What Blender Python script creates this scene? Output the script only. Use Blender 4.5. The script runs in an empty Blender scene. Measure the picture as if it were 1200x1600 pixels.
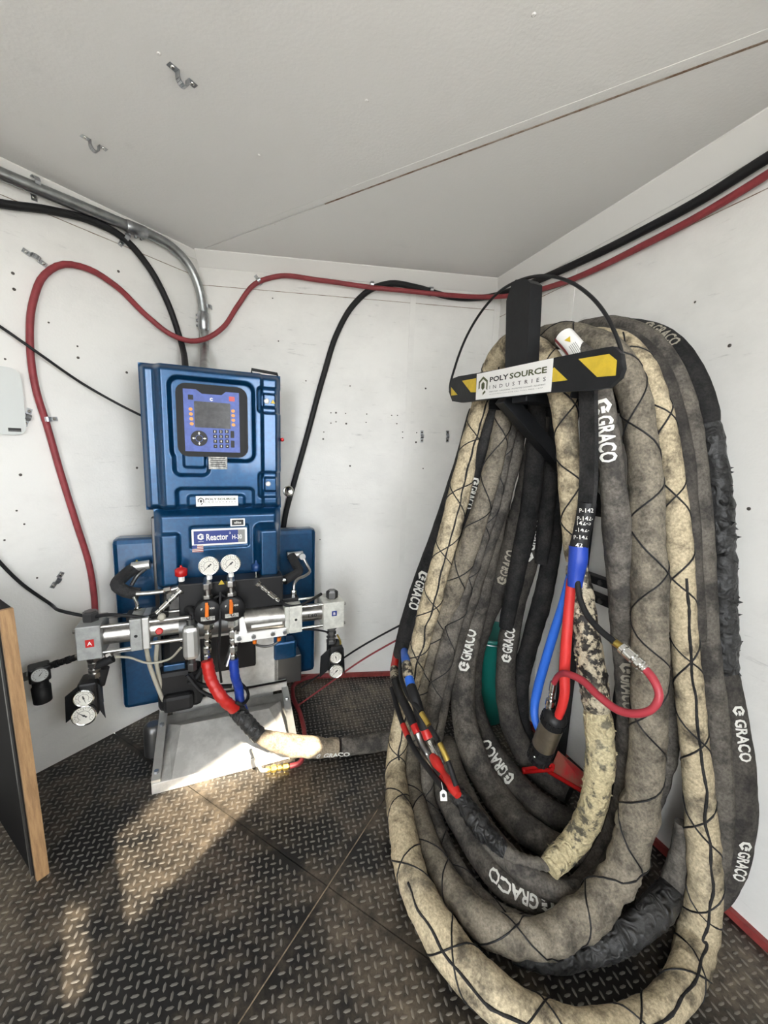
import bpy, bmesh, math, random
from mathutils import Vector, Matrix, noise
random.seed(7)
R = math.radians
scene = bpy.context.scene
COL = scene.collection

# ------------------------------------------------------------------ camera, world, sun, exposure
F_PX, PITCH, ROLL, EYE, CEIL = 611.0, R(8.857), R(2.0675), 1.218, 2.05
cp, sp, cr, sr = math.cos(PITCH), math.sin(PITCH), math.cos(ROLL), math.sin(ROLL)
CAM = Vector((0, 0, EYE))
AX = Vector((cr, sr * sp, sr * cp))            # camera right   (world x right, y forward, z up)
AY = Vector((sr, -cr * sp, -cr * cp))          # camera down
AZ = Vector((0, cp, -sp))                      # camera forward
cam_d = bpy.data.cameras.new('camera'); cam_d.sensor_fit = 'HORIZONTAL'; cam_d.sensor_width = 36
cam_d.lens = F_PX * 36 / 1200; cam_d.clip_start = 0.02
cam = bpy.data.objects.new('camera', cam_d); COL.objects.link(cam); scene.camera = cam
cam.matrix_world = Matrix(((AX.x, -AY.x, -AZ.x, 0), (AX.y, -AY.y, -AZ.y, 0), (AX.z, -AY.z, -AZ.z, EYE), (0, 0, 0, 1)))
world = bpy.data.worlds.new('sky'); scene.world = world; world.use_nodes = True
bg = world.node_tree.nodes['Background']; bg.inputs[0].default_value = (0.93, 0.965, 1.0, 1); bg.inputs[1].default_value = 15.0
SUN_TRAVEL = Vector((-0.63, 0.777, 0)).normalized(); SUN_EL = R(33)
sun_d = bpy.data.lights.new('sun_offscreen', 'SUN'); sun_d.energy = 23; sun_d.angle = R(0.6); sun_d.color = (1.0, 0.88, 0.7)
sun = bpy.data.objects.new('sun_offscreen', sun_d); COL.objects.link(sun)
SUN = (SUN_TRAVEL * math.cos(SUN_EL) + Vector((0, 0, -math.sin(SUN_EL)))).normalized()
sun.rotation_euler = SUN.to_track_quat('-Z', 'Y').to_euler(); sun.location = (2, -3, 4)
scene.view_settings.view_transform = 'Standard'; scene.view_settings.look = 'None'
scene.view_settings.gamma = 1; scene.view_settings.use_curve_mapping = False
scene.view_settings.exposure = 0.14

# ------------------------------------------------------------------ measuring helpers (photo pixel + a known plane -> point of the place)
def ray(px, py):
    x, y = (px - 600) / F_PX, (py - 800) / F_PX
    # camera -> unrolled -> unpitched
    a, b = cr * x + sr * y, -sr * x + cr * y
    return Vector((a, cp - b * sp, -sp - b * cp))
def fl(px, py, z=0.0):
    d = ray(px, py); return CAM + d * ((z - EYE) / d.z)
A2 = Vector((-.86, 1.875)); B2 = Vector((.535, 2.059))
aL, aR = R(32.3), R(-21.3)
dL = Vector((math.sin(aL), math.cos(aL))); dR = Vector((math.sin(aR), math.cos(aR))); dB = (B2 - A2).normalized()
nL = Vector((dL.y, -dL.x)); nR = Vector((-dR.y, dR.x)); nB = Vector((dB.y, -dB.x))
WALL = {'L': (A2, dL, nL), 'B': (A2, dB, nB), 'R': (B2, dR, nR)}
def wl(px, py, w, off=0.0):
    p0, d, n = WALL[w]; r = ray(px, py)
    t = (p0 + n * off).dot(n) / (r.x * n.x + r.y * n.y); return CAM + r * t
def wn(w): n = WALL[w][2]; return Vector((n.x, n.y, 0))
def wd(w): d = WALL[w][1]; return Vector((d.x, d.y, 0))
def depth(P): return (P - CAM).dot(AZ)
AZM = R(67); MO = Vector((-.776, 1.194, 0)); MU = Vector((math.sin(AZM), math.cos(AZM), 0)); MV = Vector((-math.cos(AZM), math.sin(AZM), 0))
def mp(px, py, v):                              # machine-local point on the plane v = const
    r = ray(px, py); t = ((MO + MV * v - CAM).dot(MV)) / r.dot(MV); P = CAM + r * t - MO
    return Vector((P.dot(MU), v, P.z))
def mz(px, py, z):                              # machine-local point at height z
    P = fl(px, py, z) - MO; return Vector((P.dot(MU), P.dot(MV), z))
def mw(u, v, z): return MO + MU * u + MV * v + Vector((0, 0, z))

# ------------------------------------------------------------------ materials
MATS = {}
def nodes(name):
    m = bpy.data.materials.new(name); m.use_nodes = True
    nt = m.node_tree; return m, nt, nt.nodes['Principled BSDF']
def mat(name, col, rough=.5, metal=0.0, coat=0.0, var=0.0, vscale=20, bump=0.0, bscale=60, col2=None, lo=.4, hi=.62, spec=None, detail=5, stretch=None):
    m, nt, b = nodes(name); N = nt.nodes.new; L = nt.links.new
    b.inputs['Base Color'].default_value = (*col, 1); b.inputs['Roughness'].default_value = rough; b.inputs['Metallic'].default_value = metal
    if coat: b.inputs['Coat Weight'].default_value = coat; b.inputs['Coat Roughness'].default_value = .08
    if spec is not None: b.inputs['Specular IOR Level'].default_value = spec
    tc = N('ShaderNodeTexCoord'); vec = tc.outputs['Object']
    if stretch:
        mpn = N('ShaderNodeMapping'); mpn.inputs['Scale'].default_value = stretch; L(vec, mpn.inputs['Vector']); vec = mpn.outputs['Vector']
    if col2 is not None or var:
        nz = N('ShaderNodeTexNoise'); nz.inputs['Scale'].default_value = vscale; nz.inputs['Detail'].default_value = detail; nz.inputs['Roughness'].default_value = .65
        L(vec, nz.inputs['Vector'])
        rp = N('ShaderNodeValToRGB'); rp.color_ramp.elements[0].position = lo; rp.color_ramp.elements[1].position = hi
        c2 = col2 if col2 is not None else tuple(c * (1 - var) for c in col)
        rp.color_ramp.elements[0].color = (*c2, 1); rp.color_ramp.elements[1].color = (*col, 1)
        L(nz.outputs['Fac'], rp.inputs['Fac']); L(rp.outputs['Color'], b.inputs['Base Color'])
    if bump:
        n2 = N('ShaderNodeTexNoise'); n2.inputs['Scale'].default_value = bscale; n2.inputs['Detail'].default_value = 6
        L(vec, n2.inputs['Vector']); bp = N('ShaderNodeBump'); bp.inputs['Strength'].default_value = bump; bp.inputs['Distance'].default_value = .01
        L(n2.outputs['Fac'], bp.inputs['Height']); L(bp.outputs['Normal'], b.inputs['Normal'])
    MATS[name] = m; return m
def wall_mat(name, base, dirt, amount, seed):
    # painted panel with rubbed-in horizontal scuffs, smudges and small specks
    m, nt, b = nodes(name); N = nt.nodes.new; L = nt.links.new
    tc = N('ShaderNodeTexCoord')
    def layer(scale, stretch, lo, hi, loc):
        mpn = N('ShaderNodeMapping'); mpn.inputs['Scale'].default_value = stretch; mpn.inputs['Location'].default_value = loc
        L(tc.outputs['Object'], mpn.inputs['Vector']); nz = N('ShaderNodeTexNoise'); nz.inputs['Scale'].default_value = scale
        nz.inputs['Detail'].default_value = 7; nz.inputs['Roughness'].default_value = .7; L(mpn.outputs['Vector'], nz.inputs['Vector'])
        mr = N('ShaderNodeMapRange'); mr.inputs[1].default_value = lo; mr.inputs[2].default_value = hi; L(nz.outputs['Fac'], mr.inputs[0]); return mr.outputs[0]
    def mth(op, a, c):
        x = N('ShaderNodeMath'); x.operation = op; x.use_clamp = True
        for i, q in enumerate((a, c)):
            if isinstance(q, (int, float)): x.inputs[i].default_value = q
            else: L(q, x.inputs[i])
        return x.outputs[0]
    streak = layer(9, (1, 1, 7), .60, .78, (seed, 0, 0)); smudge = layer(2.2, (1, 1, 1.4), .45, .72, (0, seed, 0)); speck = layer(55, (1, 1, 1), .71, .76, (0, 0, seed))
    grime = mth('ADD', mth('MULTIPLY', streak, mth('MULTIPLY', smudge, .9)), mth('ADD', mth('MULTIPLY', smudge, .13), mth('MULTIPLY', mth('MULTIPLY', speck, smudge), .5)))
    mx = N('ShaderNodeMix'); mx.data_type = 'RGBA'; mx.inputs['A'].default_value = (*base, 1); mx.inputs['B'].default_value = (*dirt, 1)
    L(mth('MULTIPLY', grime, amount), mx.inputs['Factor']); L(mx.outputs['Result'], b.inputs['Base Color'])
    b.inputs['Roughness'].default_value = .55
    n2 = N('ShaderNodeTexNoise'); n2.inputs['Scale'].default_value = 130; L(tc.outputs['Object'], n2.inputs['Vector'])
    bp = N('ShaderNodeBump'); bp.inputs['Strength'].default_value = .12; bp.inputs['Distance'].default_value = .004
    L(n2.outputs['Fac'], bp.inputs['Height']); L(bp.outputs['Normal'], b.inputs['Normal'])
    MATS[name] = m; return m
def sleeve_mat(name, c1, c2, c3, lo=.42, hi=.58, rough=.85, sc=16, crease=.35, cs=20):
    # woven sleeve: base tone, dark blotches, dusty highlights, weave bump
    m, nt, b = nodes(name); N = nt.nodes.new; L = nt.links.new
    tc = N('ShaderNodeTexCoord')
    def nz(scale, det=6, rg=.65):
        n = N('ShaderNodeTexNoise'); n.inputs['Scale'].default_value = scale; n.inputs['Detail'].default_value = det; n.inputs['Roughness'].default_value = rg
        L(tc.outputs['Object'], n.inputs['Vector']); return n.outputs['Fac']
    rp = N('ShaderNodeValToRGB'); e = rp.color_ramp.elements; e[0].position = lo; e[1].position = hi; e[0].color = (*c2, 1); e[1].color = (*c1, 1)
    L(nz(sc), rp.inputs['Fac'])
    mr = N('ShaderNodeMapRange'); mr.inputs[1].default_value = .5; mr.inputs[2].default_value = .75; mr.inputs[4].default_value = .6; L(nz(6), mr.inputs[0])
    mx = N('ShaderNodeMix'); mx.data_type = 'RGBA'; L(rp.outputs['Color'], mx.inputs['A']); mx.inputs['B'].default_value = (*c3, 1); L(mr.outputs[0], mx.inputs['Factor'])
    mr2 = N('ShaderNodeMapRange'); mr2.inputs[1].default_value = .3; mr2.inputs[2].default_value = .7; mr2.inputs[3].default_value = .6; mr2.inputs[4].default_value = 1.25; L(nz(160, 3), mr2.inputs[0])
    hs = N('ShaderNodeMix'); hs.data_type = 'RGBA'; hs.blend_type = 'MULTIPLY'; hs.inputs['Factor'].default_value = 1
    L(mx.outputs['Result'], hs.inputs['A']); L(mr2.outputs[0], hs.inputs['B']); L(hs.outputs['Result'], b.inputs['Base Color'])
    b.inputs['Roughness'].default_value = rough; b.inputs['Specular IOR Level'].default_value = .25
    bp = N('ShaderNodeBump'); bp.inputs['Strength'].default_value = .5; bp.inputs['Distance'].default_value = .006; L(nz(48, 8), bp.inputs['Height'])
    cn_ = N('ShaderNodeTexNoise'); cn_.noise_type = 'RIDGED_MULTIFRACTAL'; cn_.inputs['Scale'].default_value = cs; cn_.inputs['Detail'].default_value = 3; cn_.inputs['Distortion'].default_value = 1.2
    L(tc.outputs['Object'], cn_.inputs['Vector']); b2 = N('ShaderNodeBump'); b2.inputs['Strength'].default_value = crease; b2.inputs['Distance'].default_value = .012
    L(cn_.outputs['Fac'], b2.inputs['Height']); L(bp.outputs['Normal'], b2.inputs['Normal']); L(b2.outputs['Normal'], b.inputs['Normal'])
    MATS[name] = m; return m

wall_mat('wall', (.77, .76, .725), (.10, .095, .09), 1.05, 3.0)
wall_mat('ceiling', (.78, .775, .755), (.35, .34, .32), .35, 9.0)
mat('trim_white', (.78, .77, .74), .5)
mat('bead', (.34, .26, .18), .8, var=.5, vscale=40)
mat('joint', (.16, .09, .05), .9, col2=(.35, .3, .25), vscale=30)
mat('red_trim', (.30, .045, .04), .6, var=.4)
mat('screw', (.10, .09, .08), .6, .6)
mat('zinc', (.52, .54, .56), .32, 1.0, var=.3, vscale=30)
mat('conduit', (.44, .46, .46), .38, 1.0, var=.25, vscale=25)
mat('chrome', (.72, .72, .70), .14, 1.0)
mat('steel', (.50, .49, .47), .3, 1.0, var=.35, vscale=25)
mat('nickel', (.72, .66, .58), .34, 1.0, var=.2, vscale=18)
mat('darksteel', (.12, .12, .12), .35, .8)
mat('alu', (.62, .62, .60), .42, .85, var=.12, vscale=12)
mat('alu_paint', (.60, .59, .56), .45, .2, var=.25, vscale=14)
mat('blockgrey', (.36, .37, .36), .5, .4, var=.2, vscale=40)
mat('blocklight', (.70, .70, .64), .45, .25, var=.2, vscale=50)
mat('blue', (.003, .058, .15), .32, .5, coat=.45, col2=(.003, .045, .12), vscale=60)
mat('blue_flat', (.004, .04, .15), .4, .2, coat=.3)
mat('blue_print', (.01, .03, .20), .4)
mat('keyblue', (.05, .10, .42), .4, var=.25, vscale=40)
mat('black', (.011, .011, .012), .45, spec=.3)
mat('flat_black', (.008, .008, .009), .75, spec=.12)
mat('black_rubber', (.013, .013, .014), .55, bump=.1, spec=.25)
mat('black_paint', (.012, .013, .015), .42, var=.3, bump=.05, spec=.3)
mat('red_rubber', (.27, .035, .042), .55, var=.2, vscale=30)
mat('pink_rubber', (.36, .035, .05), .45)
mat('red_wrap', (.48, .018, .014), .4, bump=.2, bscale=40)
mat('red_plastic', (.50, .02, .03), .4, col2=(.30, .10, .07), vscale=14)
mat('red_gloss', (.45, .012, .012), .25)
mat('blue_wrap', (.012, .045, .32), .38, bump=.2, bscale=40)
mat('blue_hose', (.02, .12, .55), .5, bump=.1, bscale=200)
mat('red_hose', (.55, .025, .022), .5, bump=.1, bscale=200)
mat('brass', (.55, .40, .10), .35, .9)
mat('yellow', (.62, .44, .03), .5, var=.15, vscale=40)
mat('white', (.80, .79, .76), .5)
mat('offwhite', (.62, .64, .62), .45)
mat('print_white', (.70, .69, .64), .6)
mat('print_faded', (.34, .31, .25), .7)
mat('print_dark', (.03, .03, .03), .6)
mat('print_olive', (.07, .08, .03), .6)
mat('print_grey', (.25, .25, .24), .6)
mat('lcd', (.035, .035, .038), .25, var=.6, vscale=60)
mat('orange_key', (.75, .33, .08), .5)
mat('orange', (.70, .16, .01), .4)
mat('dial', (.66, .64, .58), .4)
mat('glass_red', (.42, .01, .015), .2)
mat('teal', (.01, .17, .14), .4)
mat('wood', (.38, .23, .11), .7, col2=(.26, .15, .07), vscale=8, stretch=(14, 14, 1.2), bump=.15)
mat('tubing', (.42, .40, .33), .4)
mat('sticker', (.55, .54, .50), .5, col2=(.2, .2, .19), vscale=90)
mat('foam', (.02, .02, .021), .9, bump=.4, bscale=150)
mat('ground', (.30, .29, .275), .95, var=.3, vscale=2)
sleeve_mat('tan', (.49, .41, .275), (.11, .092, .066), (.54, .47, .34), .36, .52)
sleeve_mat('greytan', (.215, .188, .145), (.07, .062, .05), (.30, .262, .205), .36, .56)
sleeve_mat('charcoal', (.075, .068, .06), (.035, .032, .03), (.14, .125, .105))
sleeve_mat('dusty', (.135, .122, .105), (.05, .046, .042), (.22, .195, .16))
sleeve_mat('darksleeve', (.028, .027, .027), (.014, .014, .015), (.06, .055, .05))
sleeve_mat('foilwrap', (.46, .40, .29), (.025, .022, .02), (.40, .36, .28), .47, .53, .5, 42, .8, 45)
sleeve_mat('tapewrap', (.48, .41, .25), (.11, .10, .075), (.5, .45, .3), .40, .47, .55, 30, .8, 40)
sleeve_mat('ducttape', (.050, .050, .050), (.018, .018, .018), (.11, .108, .105), .4, .6, .3, 22, 1.0, 36)
sleeve_mat('canvas', (.31, .255, .185), (.15, .125, .095), (.35, .30, .225), .35, .5)

# tread plate: dark worn steel with tan dust in patches
def floor_mat(name, steel, dust, metal, rough):
    m, nt, b = nodes(name); N = nt.nodes.new; L = nt.links.new
    tc = N('ShaderNodeTexCoord')
    def nz(scale, lo, hi, det=8):
        n = N('ShaderNodeTexNoise'); n.inputs['Scale'].default_value = scale; n.inputs['Detail'].default_value = det; n.inputs['Roughness'].default_value = .7
        L(tc.outputs['Object'], n.inputs['Vector']); mr = N('ShaderNodeMapRange'); mr.inputs[1].default_value = lo; mr.inputs[2].default_value = hi
        L(n.outputs['Fac'], mr.inputs[0]); return mr.outputs[0]
    mu = N('ShaderNodeMath'); mu.operation = 'MULTIPLY'; mu.use_clamp = True; L(nz(2.1, .44, .70), mu.inputs[0]); L(nz(30, .25, .62), mu.inputs[1])
    mx = N('ShaderNodeMix'); mx.data_type = 'RGBA'; mx.inputs['A'].default_value = (*steel, 1); mx.inputs['B'].default_value = (*dust, 1); L(mu.outputs[0], mx.inputs['Factor'])
    L(mx.outputs['Result'], b.inputs['Base Color']); b.inputs['Metallic'].default_value = metal; b.inputs['Roughness'].default_value = rough
    MATS[name] = m
floor_mat('tread', (.012, .0115, .011), (.28, .225, .165), .3, .42)
floor_mat('lug', (.19, .182, .168), (.36, .30, .23), .6, .36)

# ------------------------------------------------------------------ mesh builder
class MB:
    def __init__(s): s.v = []; s.f = []; s.sm = []
    def add(s, vs, fs, smooth=False):
        o = len(s.v); s.v += [Vector(x) for x in vs]; s.f += [tuple(i + o for i in f) for f in fs]; s.sm += [smooth] * len(fs); return s
    def box(s, lo, hi, bev=0.0, M=None):
        bm = bmesh.new(); bmesh.ops.create_cube(bm, size=1)
        sz = [max(1e-4, hi[i] - lo[i]) for i in range(3)]; c = [(hi[i] + lo[i]) / 2 for i in range(3)]
        for v in bm.verts: v.co = Vector((v.co.x * sz[0], v.co.y * sz[1], v.co.z * sz[2]))
        if bev: bmesh.ops.bevel(bm, geom=bm.edges[:], offset=min(bev, min(sz) * .45), segments=2, affect='EDGES', profile=.5)
        bm.verts.index_update(); T = Matrix.Translation(c)
        vs = [(T @ v.co) if M is None else (M @ (T @ v.co)) for v in bm.verts]
        s.add(vs, [[v.index for v in f.verts] for f in bm.faces]); bm.free(); return s
    def obox(s, c, X, Y, Z, bev=0.0):           # oriented box: centre and three half-vectors
        X, Y, Z = Vector(X), Vector(Y), Vector(Z); M = Matrix.Translation(c) @ Matrix((X.normalized(), Y.normalized(), Z.normalized())).transposed().to_4x4()
        return s.box((-X.length, -Y.length, -Z.length), (X.length, Y.length, Z.length), bev, M)
    def lathe(s, p, axis, prof, n=20, smooth=True):   # prof: (distance along axis, radius)
        p, w = Vector(p), Vector(axis).normalized(); u = w.orthogonal().normalized(); v = w.cross(u)
        vs = []; fs = []
        for h, r in prof:
            for k in range(n):
                a = 2 * math.pi * k / n; vs.append(p + w * h + (u * math.cos(a) + v * math.sin(a)) * max(r, 1e-5))
        for i in range(len(prof) - 1):
            for k in range(n): fs.append((i * n + k, i * n + (k + 1) % n, (i + 1) * n + (k + 1) % n, (i + 1) * n + k))
        s.add(vs, fs, smooth)
        s.add(vs[:n], [tuple(range(n))[::-1]]); s.add(vs[-n:], [tuple(range(n))]); return s
    def cyl(s, p0, p1, r, r1=None, n=14, bev=0.0):
        p0, p1 = Vector(p0), Vector(p1); h = (p1 - p0).length; r1 = r if r1 is None else r1
        pr = [(0, r), (h, r1)] if not bev else [(0, r - bev), (bev, r), (h - bev, r1), (h, r1 - bev)]
        return s.lathe(p0, p1 - p0, pr, n)
    def hexnut(s, p0, p1, r): return s.lathe(p0, Vector(p1) - Vector(p0), [(0, r * .93), ((Vector(p1) - Vector(p0)).length * .12, r), ((Vector(p1) - Vector(p0)).length * .88, r), ((Vector(p1) - Vector(p0)).length, r * .93)], 6, False)
    def tube(s, pts, r, n=10, rf=None):
        pts = [Vector(p) for p in pts]; fr = frames(pts); vs = []; fs = []
        for i, p in enumerate(pts):
            rr = r[i] if isinstance(r, (list, tuple)) else r; U, W = fr[i]
            for k in range(n):
                a = 2 * math.pi * k / n; q = rr * (rf(i, a, p) if rf else 1); vs.append(p + (U * math.cos(a) + W * math.sin(a)) * q)
        for i in range(len(pts) - 1):
            for k in range(n): fs.append((i * n + k, i * n + (k + 1) % n, (i + 1) * n + (k + 1) % n, (i + 1) * n + k))
        s.add(vs, fs, True); s.add(vs[:n], [tuple(range(n))[::-1]]); s.add(vs[-n:], [tuple(range(n))]); return s
    def prism(s, poly, ext):                    # closed polygon (3D points) pushed along ext
        poly = [Vector(p) for p in poly]; n = len(poly); e = Vector(ext)
        s.add(poly + [p + e for p in poly], [tuple(range(n))[::-1], tuple(range(n, 2 * n))] + [(i, (i + 1) % n, (i + 1) % n + n, i + n) for i in range(n)]); return s
    def ball(s, c, r, n=12): return s.lathe(Vector(c) - Vector((0, 0, r)), (0, 0, 1), [(r - r * math.cos(math.pi * i / 8), r * math.sin(math.pi * i / 8)) for i in range(9)], n)
    def build(s, name, m, parent=None, local=False, kind=None):
        me = bpy.data.meshes.new(name); me.from_pydata([tuple(v) for v in s.v], [], s.f)
        me.polygons.foreach_set('use_smooth', s.sm); me.update()
        bm = bmesh.new(); bm.from_mesh(me); bmesh.ops.recalc_face_normals(bm, faces=bm.faces); bm.to_mesh(me); bm.free()
        me.materials.append(MATS[m]); o = bpy.data.objects.new(name, me); COL.objects.link(o)
        if parent is not None:
            o.parent = parent
            if not local and parent.parent is None: o.matrix_parent_inverse = parent.matrix_basis.inverted()
        else:
            xs = [min(v[i] for v in s.v) for i in range(3)]; ys = [max(v[i] for v in s.v) for i in range(3)]
            c = Vector(((xs[0] + ys[0]) / 2, (xs[1] + ys[1]) / 2, xs[2])); me.transform(Matrix.Translation(-c)); o.location = c
        if kind: o['kind'] = kind
        return o
def frames(pts):
    out = []; T0 = (pts[1] - pts[0]).normalized(); U = T0.orthogonal().normalized()
    for i in range(len(pts)):
        T = (pts[min(i + 1, len(pts) - 1)] - pts[max(i - 1, 0)]).normalized()
        U = (U - T * U.dot(T)); U = U.normalized() if U.length > 1e-6 else T.orthogonal().normalized()
        out.append((U, T.cross(U)))
    return out
def spline(pts, step=.012, extra=None):
    # Catmull-Rom through the points; extra: scalar lists interpolated along with them -> points, index parameter, scalars
    P = [Vector(p) for p in pts]; n = len(P); out = []; ti = []; ex = [[] for _ in (extra or [])]
    for i in range(n - 1):
        p0 = P[i - 1] if i else P[0] * 2 - P[1]; p3 = P[i + 2] if i + 2 < n else P[-1] * 2 - P[-2]; p1, p2 = P[i], P[i + 1]
        m = max(2, int((p2 - p1).length / step)); e0, e1, e2 = (p1 - p0).length or 1e-6, (p2 - p1).length or 1e-6, (p3 - p2).length or 1e-6
        T1 = ((p1 - p0) * (e1 / e0) + (p2 - p1) * (e0 / e1)) / (e0 + e1) * e1; T2 = ((p2 - p1) * (e2 / e1) + (p3 - p2) * (e1 / e2)) / (e1 + e2) * e1
        for k in range(m + (i == n - 2)):
            t = k / m; out.append(p1 * (2 * t ** 3 - 3 * t * t + 1) + T1 * (t ** 3 - 2 * t * t + t) + p2 * (3 * t * t - 2 * t ** 3) + T2 * (t ** 3 - t * t)); ti.append(i + t)
            for q, e in enumerate(extra or []): ex[q].append(e[i] * (1 - t) + e[i + 1] * t)
    return out, ti, ex
def tag(o, label, cat, group=None):
    o['label'] = label; o['category'] = cat
    if group: o['group'] = group
    return o
def thing(name, label, cat, loc, group=None, rotz=0):
    o = bpy.data.objects.new(name, None); COL.objects.link(o); o.location = loc; o.rotation_euler = (0, 0, rotz); o.empty_display_size = .05
    o.matrix_basis = Matrix.Translation(loc) @ Matrix.Rotation(rotz, 4, 'Z')
    return tag(o, label, cat, group)
def struct(o): o['kind'] = 'structure'; return o
TX = {}
def glyphs(txt, bold=0.0, sx=1.0):
    key = (txt, bold)
    if key not in TX:
        c = bpy.data.curves.new('t', 'FONT'); c.body = txt; c.offset = bold; c.resolution_u = 2; c.align_x = 'CENTER'; c.align_y = 'CENTER'
        o = bpy.data.objects.new('t', c); COL.objects.link(o); bpy.context.view_layer.update()
        me = o.to_mesh(); bm = bmesh.new(); bm.from_mesh(me); bmesh.ops.triangulate(bm, faces=bm.faces[:])
        if len(txt) < 7:
            for _ in range(2):
                le = [e for e in bm.edges if e.calc_length() > .16]
                if le: bmesh.ops.subdivide_edges(bm, edges=le, cuts=1); bmesh.ops.triangulate(bm, faces=bm.faces[:])
        bm.verts.index_update(); vs = [v.co.copy() for v in bm.verts]; fs = [tuple(v.index for v in f.verts) for f in bm.faces]; bm.free(); o.to_mesh_clear(); bpy.data.objects.remove(o); bpy.data.curves.remove(c)
        x0, x1 = min(v.x for v in vs), max(v.x for v in vs); y0, y1 = min(v.y for v in vs), max(v.y for v in vs)
        TX[key] = ([((v.x - (x0 + x1) / 2) / (x1 - x0), (v.y - (y0 + y1) / 2) / (y1 - y0)) for v in vs], fs)
    return TX[key]
def text(mb, txt, fn, bold=0.0, w=1.0, h=1.0, cx=0.0, cy=0.0):
    vs, fs = glyphs(txt, bold); mb.add([fn(cx + x * w, cy + y * h) for x, y in vs], fs)
HEX = [(math.cos(R(30 + 60 * k)), math.sin(R(30 + 60 * k))) for k in range(6)]

# ================================================================== THE SETTING
C2 = B2 - dR * 1.407                                  # where the nose meets the door-side wall
LEN_S = 2.2; LEN_L = 2.2 + (A2 - C2).dot(dL)
L_end = A2 - dL * LEN_L; S_end = C2 - dL * LEN_S
def v3(p, z): return Vector((p.x, p.y, z))
def wall_slab(name, p, q, n, z0=0.0, z1=CEIL, th=.04, matn='wall'):
    m = MB(); N3 = Vector((n.x, n.y, 0)) * -th
    m.prism([v3(p, z0), v3(q, z0), v3(q, z1), v3(p, z1)], N3); return struct(m.build(name, matn))
wall_left = wall_slab('wall_left', L_end, A2, nL); wall_back = wall_slab('wall_back', A2, B2, nB); wall_right = wall_slab('wall_right', C2, B2, nR)
def plan(z, grow=0.0): return [v3(L_end, z), v3(A2, z), v3(B2, z), v3(C2, z), v3(S_end, z)]
# door-side wall beside the camera: door opening shaped to cast the sun patch, unseen sun shade added outside
OW = v3(C2, 0); DW = v3(-dL, 0); NW = Vector((dL.y, -dL.x, 0))      # along the wall, outwards
def onwall(P):                                         # follow the sun back from a lit floor point to the wall
    t = (OW - P).dot(NW) / (-SUN).dot(NW); Q = P - SUN * t; return ((Q - OW).dot(DW), Q.z)
def wallpt(a, b, out=0.0): return OW + DW * a + Vector((0, 0, b)) + NW * out
PATCH = [onwall(p) for p in (fl(180, 1302), fl(444, 1122, .12), fl(500, 1165, .08), fl(437, 1206), fl(195, 1455))]
D_LO, D_HI, SILL = min(p[0] for p in PATCH), max(p[0] for p in PATCH), .5 * (PATCH[3][1] + PATCH[4][1])
def hole_wall(name, outer, holes, th=.012):
    bm = bmesh.new(); edges = []
    for pts in [outer] + holes:
        vs = [bm.verts.new(wallpt(a, b)) for a, b in pts]
        for i in range(len(vs)): edges.append(bm.edges.new((vs[i], vs[(i + 1) % len(vs)])))
    bmesh.ops.triangle_fill(bm, edges=edges, use_beauty=True)
    ex = bmesh.ops.extrude_face_region(bm, geom=bm.faces[:])
    for v in ex['geom']:
        if isinstance(v, bmesh.types.BMVert): v.co += NW * th
    bmesh.ops.recalc_face_normals(bm, faces=bm.faces)
    me = bpy.data.meshes.new(name); bm.to_mesh(me); bm.free(); me.materials.append(MATS['wall'])
    o = bpy.data.objects.new(name, me); COL.objects.link(o); return struct(o)
DOOR_A, DOOR_B, HEAD = D_LO, D_HI, 1.92
hole_wall('wall_doorside', [(0, 0), (LEN_S, 0), (LEN_S, CEIL), (0, CEIL)],
          [[(DOOR_A, PATCH[3][1]), (DOOR_B, PATCH[4][1]), (DOOR_B, HEAD), (DOOR_A, HEAD)], [(DOOR_B + .075, PATCH[4][1] - .03), (DOOR_B + .13, PATCH[4][1] - .03), (DOOR_B + .13, PATCH[4][1] + .14), (DOOR_B + .075, PATCH[4][1] + .10)]])  # second slot is added only to throw the small separate sun patch
def shade_pt(a, b, z=2.02):                                  # where the sun ray through the wall point (a, b) meets the added shade sheet
    return wallpt(a, b) + (-SUN) * ((z - b) / (-SUN).z)
am = MB(); e0, e1 = shade_pt(*PATCH[1]), shade_pt(*PATCH[0]); ed = (e1 - e0).normalized(); e0 -= ed * .9; e1 += ed * .9
i0_, i1_ = wallpt(DOOR_A - 1.0, 2.02, .0125), wallpt(DOOR_B + 1.0, 2.02, .0125); am.prism([i0_, i1_, e1, e0], (0, 0, .01)); struct(am.build('added_sun_shade', 'alu_paint'))  # unseen sheet added to trim the sun to the floor patch
RM = S_end + (L_end - S_end) * .25                      # unseen rear wall stops short: gap added and sized for sky fill light
wall_slab('wall_rear', RM, L_end, dL)

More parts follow.
